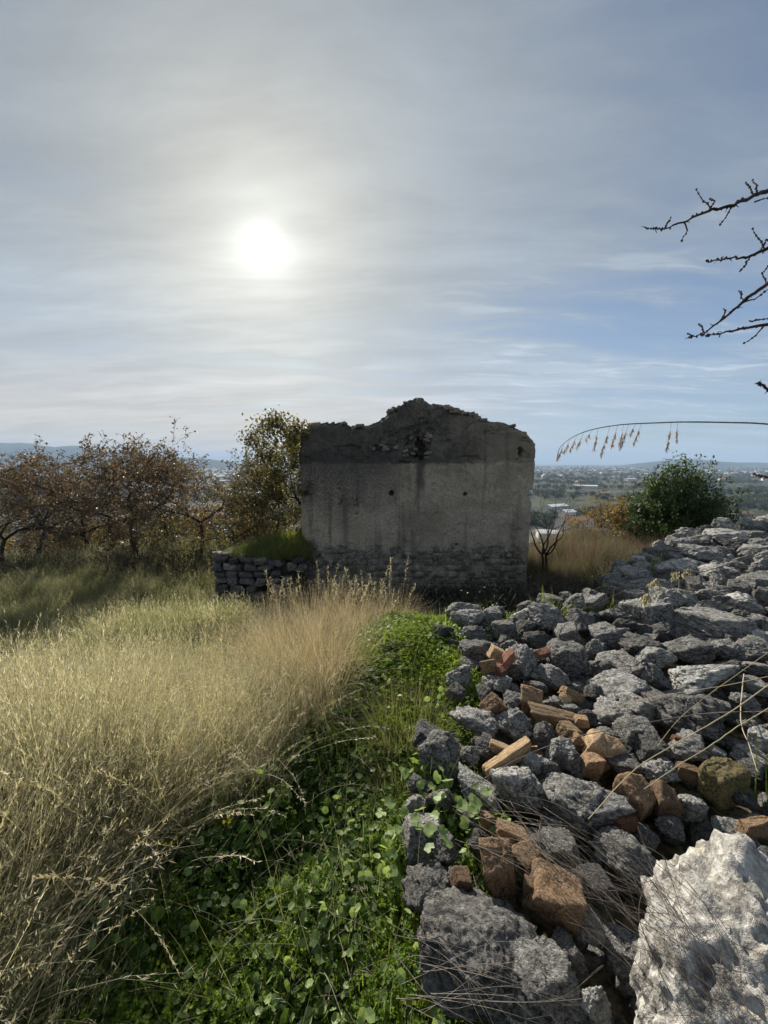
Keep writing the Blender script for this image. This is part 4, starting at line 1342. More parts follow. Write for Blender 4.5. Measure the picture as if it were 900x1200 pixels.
w = np.where(green, 1, 0)
for nm, sel, pr, wt, lb in (('dry_grass', ~green, P_mid, [.24, .24, .24, .08, .08, .08, .02, .02], 'paler dry grass of the field sloping down to the ruin'), ('green_grass', green, P_mid, [.06, .06, .06, .18, .18, .18, .14, .14], 'greener grass in the hollows of the field and by the trees')):
    put_scatter(nm, pr, x[sel], y[sel], s[sel] * (1 + .5 * fbm(np.stack([x[sel] * 1.1, y[sel] * 1.1, 0 * x[sel]], -1), 2)), lb, 'grass', tilt=.22)
# grass on the low wall
x = RNG.uniform(LX0 + .35, LX1 + .2, 420); y = RNG.uniform(LY + .15, LY + 1.0, 420)
fx_ = (x - gxs[0]) / (gxs[-1] - gxs[0]); fy_ = (y - gys[0]) / (gys[-1] - gys[0])
z = -2.2 + .34 * smooth(fx_, .1, .6) * smooth(fy_, 0, .35) - 1.35 * smooth(fy_, .55, 1)
P_short = [clump(M_wallgrass, seed=60 + k, n=60, rad=.12, h=.17, hv=.4, width=.003, lean=.5, droop=.6, seg=3) for k in range(3)] + [clump(M_olive, seed=64, n=60, rad=.12, h=.22, hv=.4, width=.003, lean=.5, droop=.6, seg=3)]
put_scatter('wall_top_grass', P_short, x, y, RNG.uniform(.6, 1.35, 420), 'short green grass growing on top of the low wall', 'grass', z=z - .01)

# dry slope grass right of the ruin and behind the heap
P_slope = [clump(M_slopetop, seed=70 + k, n=90, rad=.22, h=.70, hv=.35, width=.003, lean=.28, droop=.35, seg=4, seeds=2, seed_w=.006) for k in range(2)] + [clump(M_slope, seed=75 + k, n=90, rad=.22, h=.5, hv=.35, width=.0035, lean=.3, droop=.4, seg=4) for k in range(2)] + [clump(M_green, seed=77, n=90, rad=.22, h=.42, width=.004, lean=.35, droop=.4, seg=4)]
def dens_sl(x, y):
    return (sd_poly(x, y) < -.05) * ~in_low(x, y) * (x > 3.3) * ((x < 7.0) | (y < 9)) * .8
x, y = area_pts(3300, 3.3, 13, 5.0, 12.8, dens_sl)
k = vis(x, y); x, y = x[k], y[k]
put_scatter('slope_grass', P_slope, x, y, RNG.uniform(.6, 1.05, len(x)), 'dry feathery grass on the slope between ruin and heap', 'grass', weights=[.17, .17, .24, .24, .18])
# far side of the terrace
x, y = area_pts(5200, -26, 20, 12, 24, lambda x, y: ~in_low(x, y) * (x < 3) * .9)
k = vis(x, y); x, y = x[k], y[k]
put_scatter('terrace_grass', P_mid, x, y, RNG.uniform(1.1, 2.0, len(x)), 'rough grass under and beyond the oaks', 'grass')

# fresh green ground cover in the ditch
P_cov = [leafy(M_cover, 'cover_patch', 80, 170, .13, .12, .008), leafy(M_cover, 'cover_patch', 81, 130, .12, .10, .011), leafy(M_mallow, 'cover_patch', 82, 60, .13, .15, .011, trefoil=False)] + [leafy(M_coverd, 'cover_patch', 84, 110, .13, .09, .012, trefoil=False), leafy(M_coverd, 'cover_patch', 85, 70, .14, .12, .014, trefoil=False)]
def dens_cov(x, y):
    dl = x - lipx(y)
    g = smooth(dl, -.15, .05) * (sd_poly(x, y) < .10 + .22 * (perlin(np.stack([x * 3, y * 3, 0 * x + 2], -1)) > .05)) * (y < 4.2)
    g = g * (fbm(np.stack([x * 3.1, y * 3.1, 0 * x + 7], -1), 2) > -.16)
    return g
x, y = area_pts(8000, -1.2, 1.0, .15, 4.2, dens_cov)
k = vis(x, y, 120) & (np.hypot(x, y) > .25); x, y = x[k], y[k]
dark_z = ((y > 1.40) & (y < 2.35) & (x < .05)) | (fbm(np.stack([x * 2.2, y * 2.2, 0 * x], -1), 2) > .28)  # hollow's shade put in by darker leaves; noise adds scattered dark patches
for nm, sel, wt, lb in (('green_ground_cover', ~dark_z, [.42, .30, .04, .14, .10], 'fresh green mat of small three lobed leaves'), ('dark_ground_cover', dark_z, [.12, .1, .03, .4, .35], 'ground cover leaves coloured darker for the shaded hollow beside the tall grass')):
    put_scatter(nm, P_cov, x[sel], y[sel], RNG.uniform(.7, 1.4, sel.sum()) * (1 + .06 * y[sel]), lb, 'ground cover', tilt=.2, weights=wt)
P_mnd = [leafy(M_mound, 'cover_patch', 180 + k, 170, .13, .11, .0085) for k in range(2)]
x, y = area_pts(2600, -.4, .8, 2.1, 4.1, lambda x, y: smooth(x - lipx(y), -.05, .1) * (sd_poly(x, y) < .05) * (fbm(np.stack([x * 2.5, y * 2.5, 0 * x], -1), 2) > -.2))
put_scatter('yellow_green_cover', P_mnd, x, y, RNG.uniform(.8, 1.4, len(x)), 'bright yellow green mat on the mound before the ruin', 'ground cover', tilt=.2, zoff=.02)
# thin grass within the green
x, y = area_pts(1500, -1.0, 1.0, .3, 4.1, lambda x, y: smooth(x - lipx(y), -.1, .1) * (sd_poly(x, y) < .05) * .4 * (1 - .85 * (y > 2.2)))
P_thin = [clump(M_olive, seed=90 + k, n=9, rad=.06, h=.28, hv=.5, width=.0014, lean=.8, droop=.7, seg=5) for k in range(2)] + [clump(M_straw, seed=93, n=8, rad=.06, h=.34, hv=.5, width=.0011, lean=1.0, droop=.7, seg=6, seeds=4, seed_w=.002)]
put_scatter('thin_grass', P_thin, x, y, RNG.uniform(.7, 1.3, len(x)), 'thin grass blades poking through the green mat', 'grass')
# sprouts between the far rocks
x, y = area_pts(500, .5, 4, 2.8, 6, lambda x, y: (np.abs(sd_poly(x, y)) < .35) * .8)
put_scatter('rock_edge_weeds', P_cov[:3] + P_short[:1], x, y, RNG.uniform(.7, 1.3, len(x)), 'small green weeds along the edge of the rocks', 'weeds', zoff=.05)

# dark bramble and dead brush at the foot of the ruin
def brush_mesh(seed, n, rad, h, mat, leaves=0, lmat=None, lsize=.03):
    rng = np.random.default_rng(seed)
    mb = MB()
    tips = []
    for q in range(n):
        a = rng.uniform(0, 6.28); r = rad * math.sqrt(rng.random())
        p = np.array((r * math.cos(a), r * math.sin(a), 0.0)); d = np.array((math.cos(a) * .5, math.sin(a) * .5, 1.0)) + rng.normal(0, .4, 3)
        L = h * rng.uniform(.6, 1.3); pts = [p.copy()]
        for s in range(5):
            d = d / np.linalg.norm(d) + rng.normal(0, .28, 3) - np.array((0, 0, .16 * s)) * .5
            p = p + d / np.linalg.norm(d) * L / 5; p[2] = max(p[2], .01); pts.append(p.copy())
        mb.tube(pts, np.linspace(.0045, .0012, 6), 3, rng.random())
        tips += pts[2:]
    return mb, np.array(tips)
protos = []
for k in range(4):
    mb, tips = brush_mesh(500 + k, 42, .3, .55, M_bramble)
    protos.append(mb.mesh('bramble', M_bramble))
lv = np.array([(0, 0, 0), (.5, .5, .1), (0, 1, 0), (-.5, .5, .1)]); lf = np.array([(0, 1, 2, 3)])
for k in range(3):
    mb, tips = brush_mesh(510 + k, 14, .3, .45, M_brambleleaf)
    rng = np.random.default_rng(k)
    T_ = tips[rng.integers(0, len(tips), 260)] + rng.normal(0, .05, (260, 3)); T_[:, 2] = np.abs(T_[:, 2])
    mb.bake(lv, lf, T_, rotm(rng.uniform(0, 6.28, 260), rng.normal(0, .9, 260), rng.normal(0, .6, 260)), rng.uniform(.02, .045, 260), rng.random(260))
    protos.append(mb.mesh('bramble', M_brambleleaf, False))
def dens_br(x, y):
    a = (y > 4.25) & (y < YW - .15) & (x > .3) & (x < 4.4) & (sd_poly(x, y) < 0.0)
    b = (y > 8.3) & (y < YW - .1) & (x > -1.9) & (x <= .5)
    return (a | b) * 1.0
x, y = area_pts(2300, -2, 4.6, 4.2, 9.3, dens_br)
put_scatter('bramble_thicket', protos, x, y, RNG.uniform(.75, 1.35, len(x)) * (.7 + .3 * (x > 1)), 'dark tangled brambles at the foot of the ruin', 'brambles')
x, y = area_pts(1500, 2.0, 7.4, 4.2, 10.2, lambda x, y: (sd_poly(x, y) < .1) * (sd_poly(x, y) > -1.3 - .8 * (y < 7.6)) * 1.0)
put_scatter('dark_brush', protos, x, y, RNG.uniform(.6, 1.0, len(x)), 'dark low brush along the far rim of the heap', 'brush')
x, y = area_pts(600, -14, -3.6, 11, 15, lambda x, y: ~in_low(x, y) * .6)
k = vis(x, y); x, y = x[k], y[k]
put_scatter('undergrowth', protos[:4], x, y, RNG.uniform(1.0, 1.8, len(x)), 'dark undergrowth beneath the row of oaks', 'undergrowth')

# ------------------------------------------------------------------ golden tussocks at the middle of the field edge
P_t = []
for k in range(3):
    rng = np.random.default_rng(700 + k)
    mb = MB()
    blades(mb, 1100, .26, .78, .38, .0016, .85, .6, 7, rng=rng, seeds=3, seed_w=.0026)
    P_t.append(mb.mesh('tussock', M_tuss, False))
TUS = [(-.44, 2.78, 1.0, 'golden dry grass tussock at the edge of the green mound, the nearest and fullest'), (-.70, 3.0, .95, 'golden tussock just left of the fullest one'), (-.30, 3.75, .85, 'tawny tussock behind the green mound on the right'),
       (-1.0, 3.15, .85, 'smaller dry tussock at the left end of the tussock row'), (-.75, 4.0, .85, 'pale tussock farthest back, before the low wall'), (.12, 4.15, .7, 'sparse pale tussock right before the middle of the gable'),
       (-.46, 2.35, .55, 'small tussock hanging over the dark hollow')]
for k, (x, y, s, lb) in enumerate(TUS):
    s *= .80
    obj('grass_tussock', P_t[k % 3], loc=(x, y, float(ground_z(x, y)) - .03), rot=(0, 0, k * 1.3), scl=(s, s, s), label=lb, cat='grass tussock', group='dry tussocks along the field edge')
# bleached tall seed stalks sticking up before the gable
rng = np.random.default_rng(55)
mb = MB()
for q in range(60):
    x, y = rng.uniform(-1.3, .2), rng.uniform(3.7, 4.6)
    z = float(ground_z(x, y))
    h = rng.uniform(.45, .78); d = rng.normal(0, .12, 2)
    pts = [(x + d[0] * t_, y + d[1] * t_, z + h * t_) for t_ in np.linspace(0, 1, 5)]
    mb.tube(pts, np.linspace(.003, .0012, 5), 3, rng.random())
    n = 26
    f_ = rng.uniform(.7, 1.02, n)
    P = np.stack([x + d[0] * f_, y + d[1] * f_, z + h * f_], -1)
    mb.bake(lv, lf, P, rotm(rng.uniform(0, 6.28, n), rng.uniform(.3, 1.2, n)), np.stack([np.full(n, .008), rng.uniform(.02, .04, n), np.full(n, .006)], -1), rng.random(n))
obj('seed_stalks', mb.mesh('seed_stalks', M_straw_pale, False), label='bleached seed heads standing up before the ruin', cat='dry stalks', kind='stuff')

P_big = [clump(M_straw_pale, seed=120 + k, n=7, rad=.10, h=.78, hv=.3, width=.0019, lean=.6, droop=.8, seg=8, seeds=34, seed_w=.0034, seed_l=1.0) for k in range(4)]
x, y = area_pts(1500, -3.0, .1, .35, 4.2, lambda x, y: smooth(lipx(y) - x, -.02, .15) * .75)
k = vis(x, y, 150) & (np.hypot(x, y) > .55); x, y = x[k], y[k]
put_scatter('seeding_grass', P_big, x, y, RNG.uniform(.7, 1.1, len(x)) * (.75 + .25 * smooth(np.hypot(x, y), .5, 1.4)) * (1 - .45 * smooth(y, 1.0, 3.0)), 'pale drooping seed heads standing over the field grass', 'grass', tilt=.3)

# grey green soft tuft on the left rim of the rocks
mb = MB(); blades(mb, 700, .13, .26, .4, .0014, .8, .4, 4, rng=np.random.default_rng(5))
M_grey = leaf_mat('grey_green_tuft', (0.13, 0.15, 0.07), (0.28, 0.28, 0.15), .4)
gt = mb.mesh('tuft', M_grey, False)
for (u, v, s, lb) in ((478, 880, 1.25, 'soft grey green tuft hugging the left rim of the rocks'), (470, 935, .9, 'lower, smaller grey green tuft under the soft one'), (505, 850, .8, 'grey green tuft topmost beside the round leaved plant')):
    P, tt = hit(u, v)
    obj('tuft', gt, loc=P, scl=(s, s, s), rot=(0, 0, s * 5), label=lb, cat='tuft', group='grey green tufts')

# ------------------------------------------------------------------ round leaved plants: every large leaf a part
k_ = 12
th = np.arange(k_) * 2 * math.pi / k_
LEAF = []
for q in range(3):
    rng = np.random.default_rng(q)
    rr_ = 1 + .10 * np.cos(th * 5 + q) + rng.normal(0, .04, k_)
    notch = 1 - .55 * np.exp(-((th - math.pi * 1.5) / .35) ** 2)
    mid = np.stack([np.cos(th) * .5 * notch, np.sin(th) * .5 * notch + .05, .03 + .015 * np.cos(th * 3)], -1)
    rim_ = np.stack([np.cos(th) * rr_ * notch, np.sin(th) * rr_ * notch, .10 + .07 * np.cos(th * 4 + q) + rng.normal(0, .02, k_)], -1)
    V = np.concatenate([np.zeros((1, 3)), mid, rim_])
    mb = MB()
    i = np.arange(k_)
    mb.add(V, np.stack([1 + k_ + i, 1 + k_ + (i + 1) % k_, 1 + (i + 1) % k_, 1 + i], -1), .3 + .25 * q)
    mb.f.append(np.stack([0 * i, 1 + i, 1 + (i + 1) % k_], -1))
    LEAF.append(mb.mesh('round_leaf', M_mallow))
MP = [(505, 955, .10, 34, 'bright round leaved plant, uppermost of those by the dark rocks'), (540, 985, .10, 36, 'round leaved plant growing against the dark rocks beside the brick stack'),
      (515, 1025, .10, 34, 'round leaved plant just above the domed boulder'), (475, 1010, .09, 28, 'round leaved plant left of the others over the green mat'), (470, 1065, .08, 20, 'lowest round leaved plant, half in dead stems'),
      (548, 812, .12, 12, 'small pale leaved plant between the green mound and the rocks, high up'), (590, 752, .14, 10, 'little yellow green plant among the far rocks'), (630, 730, .1, 8, 'little leafy weed far back between two rocks')]
for k, (u, v, rad, n, lb) in enumerate(MP):
    rng = np.random.default_rng(40 + k)
    P, tt = hit(u, v)
    zb_ = max(P[2], -9)
    pl_ = obj('leafy_plant', None, loc=P, label=lb, cat='plant', group='round leaved plants')
    mb = MB()
    L_ = []
    for q in range(n):
        a = rng.uniform(0, 6.28); r = rad * math.sqrt(rng.random()) * 1.25; h = rng.uniform(.08, .26) if k < 5 else rng.uniform(.04, .14)
        tip = np.array((r * math.cos(a), r * math.sin(a), h))
        mb.tube([(0, 0, -.02), tip * np.array((.45, .45, .65)), tip], (.002, .0016, .0012), 3, .6)
        s = rng.uniform(.015, .028) * (1.0 if k < 5 else 1.2)
        obj('leaf', LEAF[rng.integers(0, 3)], parent=pl_, loc=tip, rot=(rng.normal(.1, .5), rng.normal(0, .5), rng.uniform(0, 6.28)), scl=(s, s, s))
    obj('stem', mb.mesh('stem', M_mallow), parent=pl_)

# flowers
fl = MB()
a5 = np.arange(5) * 2 * math.pi / 5
for a in a5:
    c, s_ = math.cos(a), math.sin(a)
    fl.add([(0, 0, 0), (c * .6 - s_ * .35, s_ * .6 + c * .35, .15), (c, s_, .1), (c * .6 + s_ * .35, s_ * .6 - c * .35, .15)], [(0, 1, 2, 3)], .5)
ME_fy = fl.mesh('yellow_flower', M_petal_y)
for k, (u, v, lb) in enumerate(((386, 832, 'yellow flowers under the golden tussock'), (264, 962, 'yellow flower on the dark side of the tall grass'), (193, 985, 'two yellow flowers low in the tall grass'), (190, 1128, 'yellow flower near the bottom, left in the green'),
                                (505, 718, 'yellow flowering weed at the far end of the green mound'), (520, 716, 'yellow sprig just left of the far pale rock'))):
    P, tt = hit(u, v, off=.16)
    g = float(ground_z(P[0], P[1]))
    ft = obj('flower_plant', None, loc=(P[0], P[1], g), label=lb, cat='flower', group='yellow wild flowers')
    rng = np.random.default_rng(k)
    mb = MB()
    for q in range(4):
        tip = np.array((rng.normal(0, .02 * tt), 0, P[2] - g + rng.normal(0, .01 * tt)))
        tip[1] = rng.normal(0, .02)
        mb.tube([(0, 0, 0), tip * .6, tip], .0012, 3, .5)
        s = .0042 * tt + .002
        obj('blossom', ME_fy, parent=ft, loc=tip, rot=(rng.uniform(.2, 1.2), 0, rng.uniform(-.8, .8)), scl=(s, s, s))
    obj('stem', mb.mesh('stem', M_green), parent=ft)
# uncountable little white flower heads near the bottom
rng = np.random.default_rng(77)
mb = MB()
ws_v, ws_f = ICO[2]
for q in range(120):
    u, v = rng.uniform(330, 500), rng.uniform(1040, 1200)
    if rng.random() < .3: u, v = rng.uniform(380, 520), rng.uniform(970, 1100)
    P, tt = hit(u, v, off=.10)
    if P is None: continue
    s = rng.uniform(.0028, .0048) * tt
    mb.add(ws_v * s + P, ws_f, .6)
obj('white_flowers', mb.mesh('white_flowers', M_petal_w), label='tiny white flower heads scattered near the bottom of the green', cat='white flowers', kind='stuff')
mb = MB()
for q in range(620):
    u, v = rng.uniform(360, 590), rng.uniform(900, 1240)
    P, tt = hit(u, v)
    if P is None: continue
    h = rng.uniform(.10, .26); d = rng.normal(0, .10, 2) + np.array((.02, 0))
    pts = [P + np.array((d[0] * t_ ** 1.5, d[1] * t_ ** 1.5, h * t_ - .05 * t_ ** 3)) for t_ in np.linspace(0, 1, 5)]
    mb.tube(pts, np.linspace(.0016, .0006, 5), 3, rng.random())
obj('dead_stems', mb.mesh('dead_stems', M_twig), label='dead grey stems tangled at the bottom beside the domed boulder', cat='dead stems', kind='stuff')
P, tt = hit(440, 1015, off=.07)
o = obj('rust_leaf', LEAF[0].copy(), loc=P, rot=(.8, .3, 0), scl=(.02, .02, .02), label='rust orange dead leaf lying on the green mat', cat='leaf')
o.data.materials.clear(); o.data.materials.append(M_rust)
# ------------------------------------------------------------------ trees
def branch(rng, p, d, r, L, level, maxl, out_tubes, out_tips, gnarl, up, minr=.004, kids=(2, 4)):
    n = 5 if level < 2 else 4
    pts, rad = [p.copy()], [r]
    for i in range(n):
        d = d + rng.normal(0, gnarl, 3) + np.array((0, 0, up))
        d /= np.linalg.norm(d)
        p = p + d * L / n
        pts.append(p.copy()); rad.append(r * (1 - .45 * (i + 1) / n))
        if level >= maxl - 1: out_tips.append((p.copy(), d.copy()))
    out_tubes.append((level, pts, rad))
    if level >= maxl: return
    nk = rng.integers(kids[0], kids[1] + 1)
    for c in range(nk):
        f = 1.0 if c < 2 else rng.uniform(.4, .95)
        k = min(int(f * n), n)
        q = pts[k]
        nd = d + rng.normal(0, .62 if c else .35, 3)
        nd /= np.linalg.norm(nd)
        branch(rng, q.copy(), nd, rad[k] * (.78 if c == 0 else rng.uniform(.5, .7)), L * rng.uniform(.62, .88), level + 1, maxl, out_tubes, out_tips, gnarl, up, minr, kids)


def make_tree(name, seed, loc, height, label, cat, mat_bark, mat_leaf, leaves, lsize, lean=(0, 0), trunks=1, levels=5, gnarl=.22, up=.03, first=.32, group=None, r0=.09, clus=.12, spread=.6, squash=1.0, kids=(2, 4)):
    rng = np.random.default_rng(seed)
    tubes, tips = [], []
    for tr in range(trunks):
        d = np.array((lean[0] + rng.normal(0, .15 * (trunks > 1)), lean[1], 1.0)); d /= np.linalg.norm(d)
        p = np.array((rng.normal(0, .05) * (trunks > 1) * 3, 0, 0.0))
        # trunk, then the main limbs
        n = 5; pts = [p - (0, 0, .15)]; rad = [r0 * 1.25]
        for i in range(n):
            d = d + rng.normal(0, gnarl * .5, 3); d /= np.linalg.norm(d)
            p = p + d * first / n; pts.append(p.copy()); rad.append(r0 * (1 - .06 * i))
        tubes.append((0, pts, rad))
        nl = rng.integers(3, 5)
        a0 = rng.uniform(0, 6.28)
        for c in range(nl):
            a = a0 + c * 6.28 / nl + rng.normal(0, .3)
            dd = d * .7 + np.array((math.cos(a), math.sin(a) * .8, .2)) * spread; dd /= np.linalg.norm(dd)
            branch(rng, p.copy(), dd, r0 * rng.uniform(.5, .75), .30, 1, levels, tubes, tips, gnarl, up, kids=kids)
    allp = np.concatenate([np.array(t_[1]) for t_ in tubes])
    top = np.percentile(allp[:, 2], 99.7)
    k = height / top
    mb = MB()
    for lv_, pts, rad in tubes:
        P = np.array(pts) * k; P[:, :2] *= squash
        mb.tube(P, np.maximum(np.array(rad) * (height / 4.0), .004), 8 if lv_ == 0 else (6 if lv_ < 2 else (4 if lv_ < 4 else 3)))
    root = obj(name, None, loc=loc, label=label, cat=cat, group=group)
    obj('trunk', mb.mesh('trunk', mat_bark), parent=root)
    if leaves:
        tp = np.array([q[0] for q in tips]) * k; tp[:, :2] *= squash
        dens_ = rng.random(len(tp)) ** 1.5 + .15
        sel = rng.choice(len(tp), leaves, p=dens_ / dens_.sum())
        P = tp[sel] + rng.normal(0, clus, (leaves, 3)) * .38
        tv = np.array([(0, 0, 0), (.36, .45, .12), (0, 1, -.05), (-.36, .45, .12)])
        mb = MB()
        mb.bake(tv, np.array([(0, 1, 2, 3)]), P, rotm(rng.uniform(0, 6.28, leaves), rng.normal(0, 1.0, leaves), rng.normal(0, .7, leaves)), lsize * rng.uniform(.6, 1.35, leaves), np.clip(rng.normal(.5, .25, leaves), 0, 1))
        obj('crown', mb.mesh('crown', mat_leaf, False), parent=root)
    return root


def at(u, Y, dz=0.0):
    x = (u - 450) / F_PX * (Y * CP + 3.3 * SP)
    return (x, Y, float(ground_z(x, Y)) + dz)


OK = 'oaks with dry leaves in a row'
make_tree('oak_tree', 1, at(165, 12.6), 4.35, 'broadest brown leaved oak, thick dark trunk leaning slightly, at the middle of the row', 'tree', M_bark, M_oakbrown, 10880, .075, lean=(-.12, 0), levels=6, first=.42, group=OK, r0=.085, spread=1.25, gnarl=.24, squash=1.35, up=.0, kids=(2, 4))
make_tree('oak_tree', 2, at(118, 13.8), 4.0, 'brown oak left of the broadest one, leaning left', 'tree', M_bark, M_oakbrown, 4080, .075, lean=(-.30, 0), levels=6, first=.4, group=OK, r0=.075, spread=1.15, gnarl=.24, squash=1.25, up=.0, kids=(2, 4))
make_tree('oak_tree', 13, at(38, 12.8), 3.9, 'sparse nearly bare oak near the left border', 'tree', M_bark_g, M_oakbrown, 1632, .07, lean=(.05, 0), levels=6, first=.45, group=OK, r0=.07, spread=1.05, gnarl=.27, squash=1.2, kids=(2, 4))
make_tree('oak_tree', 4, at(0, 12.2), 3.5, 'bare dark oak cut by the left border', 'tree', M_bark, M_oakbrown, 1088, .07, lean=(-.15, 0), levels=6, first=.35, group=OK, r0=.085, spread=1.0, gnarl=.28, squash=1.2, kids=(2, 4))
make_tree('oak_tree', 5, at(236, 12.8), 4.0, 'slender rusty brown oak with an upright forked trunk right of the broadest one', 'tree', M_bark, M_oakbrown, 4420, .075, lean=(.05, 0), levels=6, first=.40, group=OK, r0=.065, spread=.95, gnarl=.24, squash=1.1, kids=(2, 4))
make_tree('oak_tree', 6, at(198, 14.6), 4.2, 'thin brown oak seen between the broadest and the slender one', 'tree', M_bark, M_oakbrown, 3060, .075, lean=(.1, 0), levels=6, first=.45, group=OK, r0=.05, spread=.9, gnarl=.26, squash=1.1, kids=(2, 4))
make_tree('oak_tree', 7, at(278, 13.2), 3.5, 'olive brown oak at the right end of the row before the low wall', 'tree', M_bark, M_oakolive, 4600, .075, lean=(.1, 0), levels=6, first=.3, group=OK, r0=.06, spread=1.1, gnarl=.26, squash=1.2, kids=(2, 4))
make_tree('oak_tree', 8, at(78, 15.5), 4.0, 'low greyish oak behind the gap left of the leaning one', 'tree', M_bark_g, M_oakbrown, 2176, .075, levels=6, first=.4, group=OK, r0=.055, spread=.9, gnarl=.26, squash=1.2, kids=(2, 4))
make_tree('oak_tree', 21, at(412, 10.4), 4.5, 'tall olive leaved oak rising just behind the left edge of the gable', 'tree', M_bark, M_oakolive, 15000, .08, lean=(-.20, 0), levels=6, first=.80, r0=.07, spread=.75, gnarl=.22, clus=.26, squash=1.15, up=-.02, kids=(2, 4))
make_tree('oak_tree', 22, at(345, 11.6), 2.9, 'low crooked oak with a long dark limb reaching left behind the low wall', 'tree', M_bark, M_oakolive, 2500, .075, lean=(-.6, 0), levels=5, first=.35, r0=.09, spread=1.1, gnarl=.30, squash=1.3, kids=(2, 4))
SH = 'yellow and orange shrubs behind the oaks'
for k, (u, Y, h, mt, lb) in enumerate(((85, 15.0, 2.2, M_orange, 'orange yellow shrub seen low between the left oaks'), (135, 15.4, 2.2, M_oakolive, 'olive shrub behind the leaning oak'), (262, 14.6, 2.4, M_orange, 'orange shrub low behind the right end of the oak row'),
                                      (300, 14.5, 1.7, M_orange, 'orange yellow shrub just above the grass of the low wall'), (330, 15.0, 1.9, M_oakolive, 'olive yellow shrub close left of the gable'), (190, 15.6, 2.4, M_oakolive, 'dull green shrub behind the broadest oak'),
                                      (30, 15, 2.2, M_oakolive, 'dull green shrub behind the oak by the left border'))):
    make_tree('shrub', 30 + k, at(u, Y), h, lb, 'shrub', M_bark, mt, 2600, .08, trunks=3, levels=3, first=.1, r0=.04, spread=.9, group=SH, clus=.22)

# right of the ruin
make_tree('bare_shrub', 51, at(652, 10.2), 2.25, 'bare dark little tree with upright forks right beside the gable', 'tree', M_bark, None, 0, .05, trunks=2, levels=3, first=.22, r0=.075, spread=.5, gnarl=.2, kids=(1, 3))
make_tree('shrub', 52, at(712, 11.0), 1.5, 'rusty yellow round shrub between the bare tree and the evergreen bush', 'shrub', M_bark, M_orange, 2600, .06, trunks=3, levels=4, first=.15, r0=.045, spread=.9, clus=.18)
make_tree('shrub', 53, at(885, 11.5), 1.0, 'low twiggy shrub at the right border beyond the ridge', 'shrub', M_bark_g, None, 0, .05, trunks=3, levels=4, first=.15, r0=.03, spread=1.1)

# evergreen bush: many stems set with leathery leaves
rng = np.random.default_rng(8)
root = obj('evergreen_bush', None, loc=(7.3, 9.8, -2.2), scl=(.96, 1.0, .97), label='dense dark evergreen bush standing behind the ridge of the heap', cat='bush')
mb = MB(); ml = MB()
tips = []
for q in range(120):
    a = rng.uniform(0, 6.28); sp = rng.uniform(0, 1) ** .6
    tgt = np.array((math.cos(a) * sp * 1.28, math.sin(a) * sp * 1.0, 0))
    hh_ = 2.15 * math.sqrt(max(.06, 1 - (sp * .93) ** 2)) * rng.uniform(.62, 1.10)
    if tgt[0] < -.4: hh_ *= .92
    n = 8; pts = []
    for i in range(n + 1):
        f = i / n
        pts.append(np.array((tgt[0] * f ** .8, tgt[1] * f ** .8, hh_ * f)) + rng.normal(0, .03, 3) * (i > 0))
    mb.tube(pts, np.linspace(.018, .004, n + 1), 4)
    for i in range(2, n + 1): tips.append((pts[i], i / n))
    for s in range(4):
        b = pts[rng.integers(3, n + 1)]
        e = b + rng.normal(0, .2, 3) + np.array((0, 0, .14))
        mb.tube([b, (b + e) / 2 + rng.normal(0, .02, 3), e], (.006, .004, .002), 3)
        for f in (.4, .7, 1.0): tips.append((b + (e - b) * f, 1))
TP = np.array([q[0] for q in tips])
n = 19000
sel = rng.integers(0, len(TP), n)
P = TP[sel] + rng.normal(0, .055, (n, 3))
P[:, 2] = np.maximum(P[:, 2], .02)
tv = np.array([(0, 0, 0), (.20, .28, .06), (.19, .68, .05), (0, 1, -.04), (-.19, .68, .05), (-.20, .28, .06)])
ml.bake(tv, np.array([(0, 1, 2, 3), (0, 3, 4, 5)]), P, rotm(rng.uniform(0, 6.28, n), rng.normal(.3, .7, n), rng.normal(0, .6, n)), .085 * rng.uniform(.6, 1.3, n), rng.random(n))
obj('stem', mb.mesh('stem', M_bark), parent=root)
obj('foliage', ml.mesh('foliage', M_bush, False), parent=root)

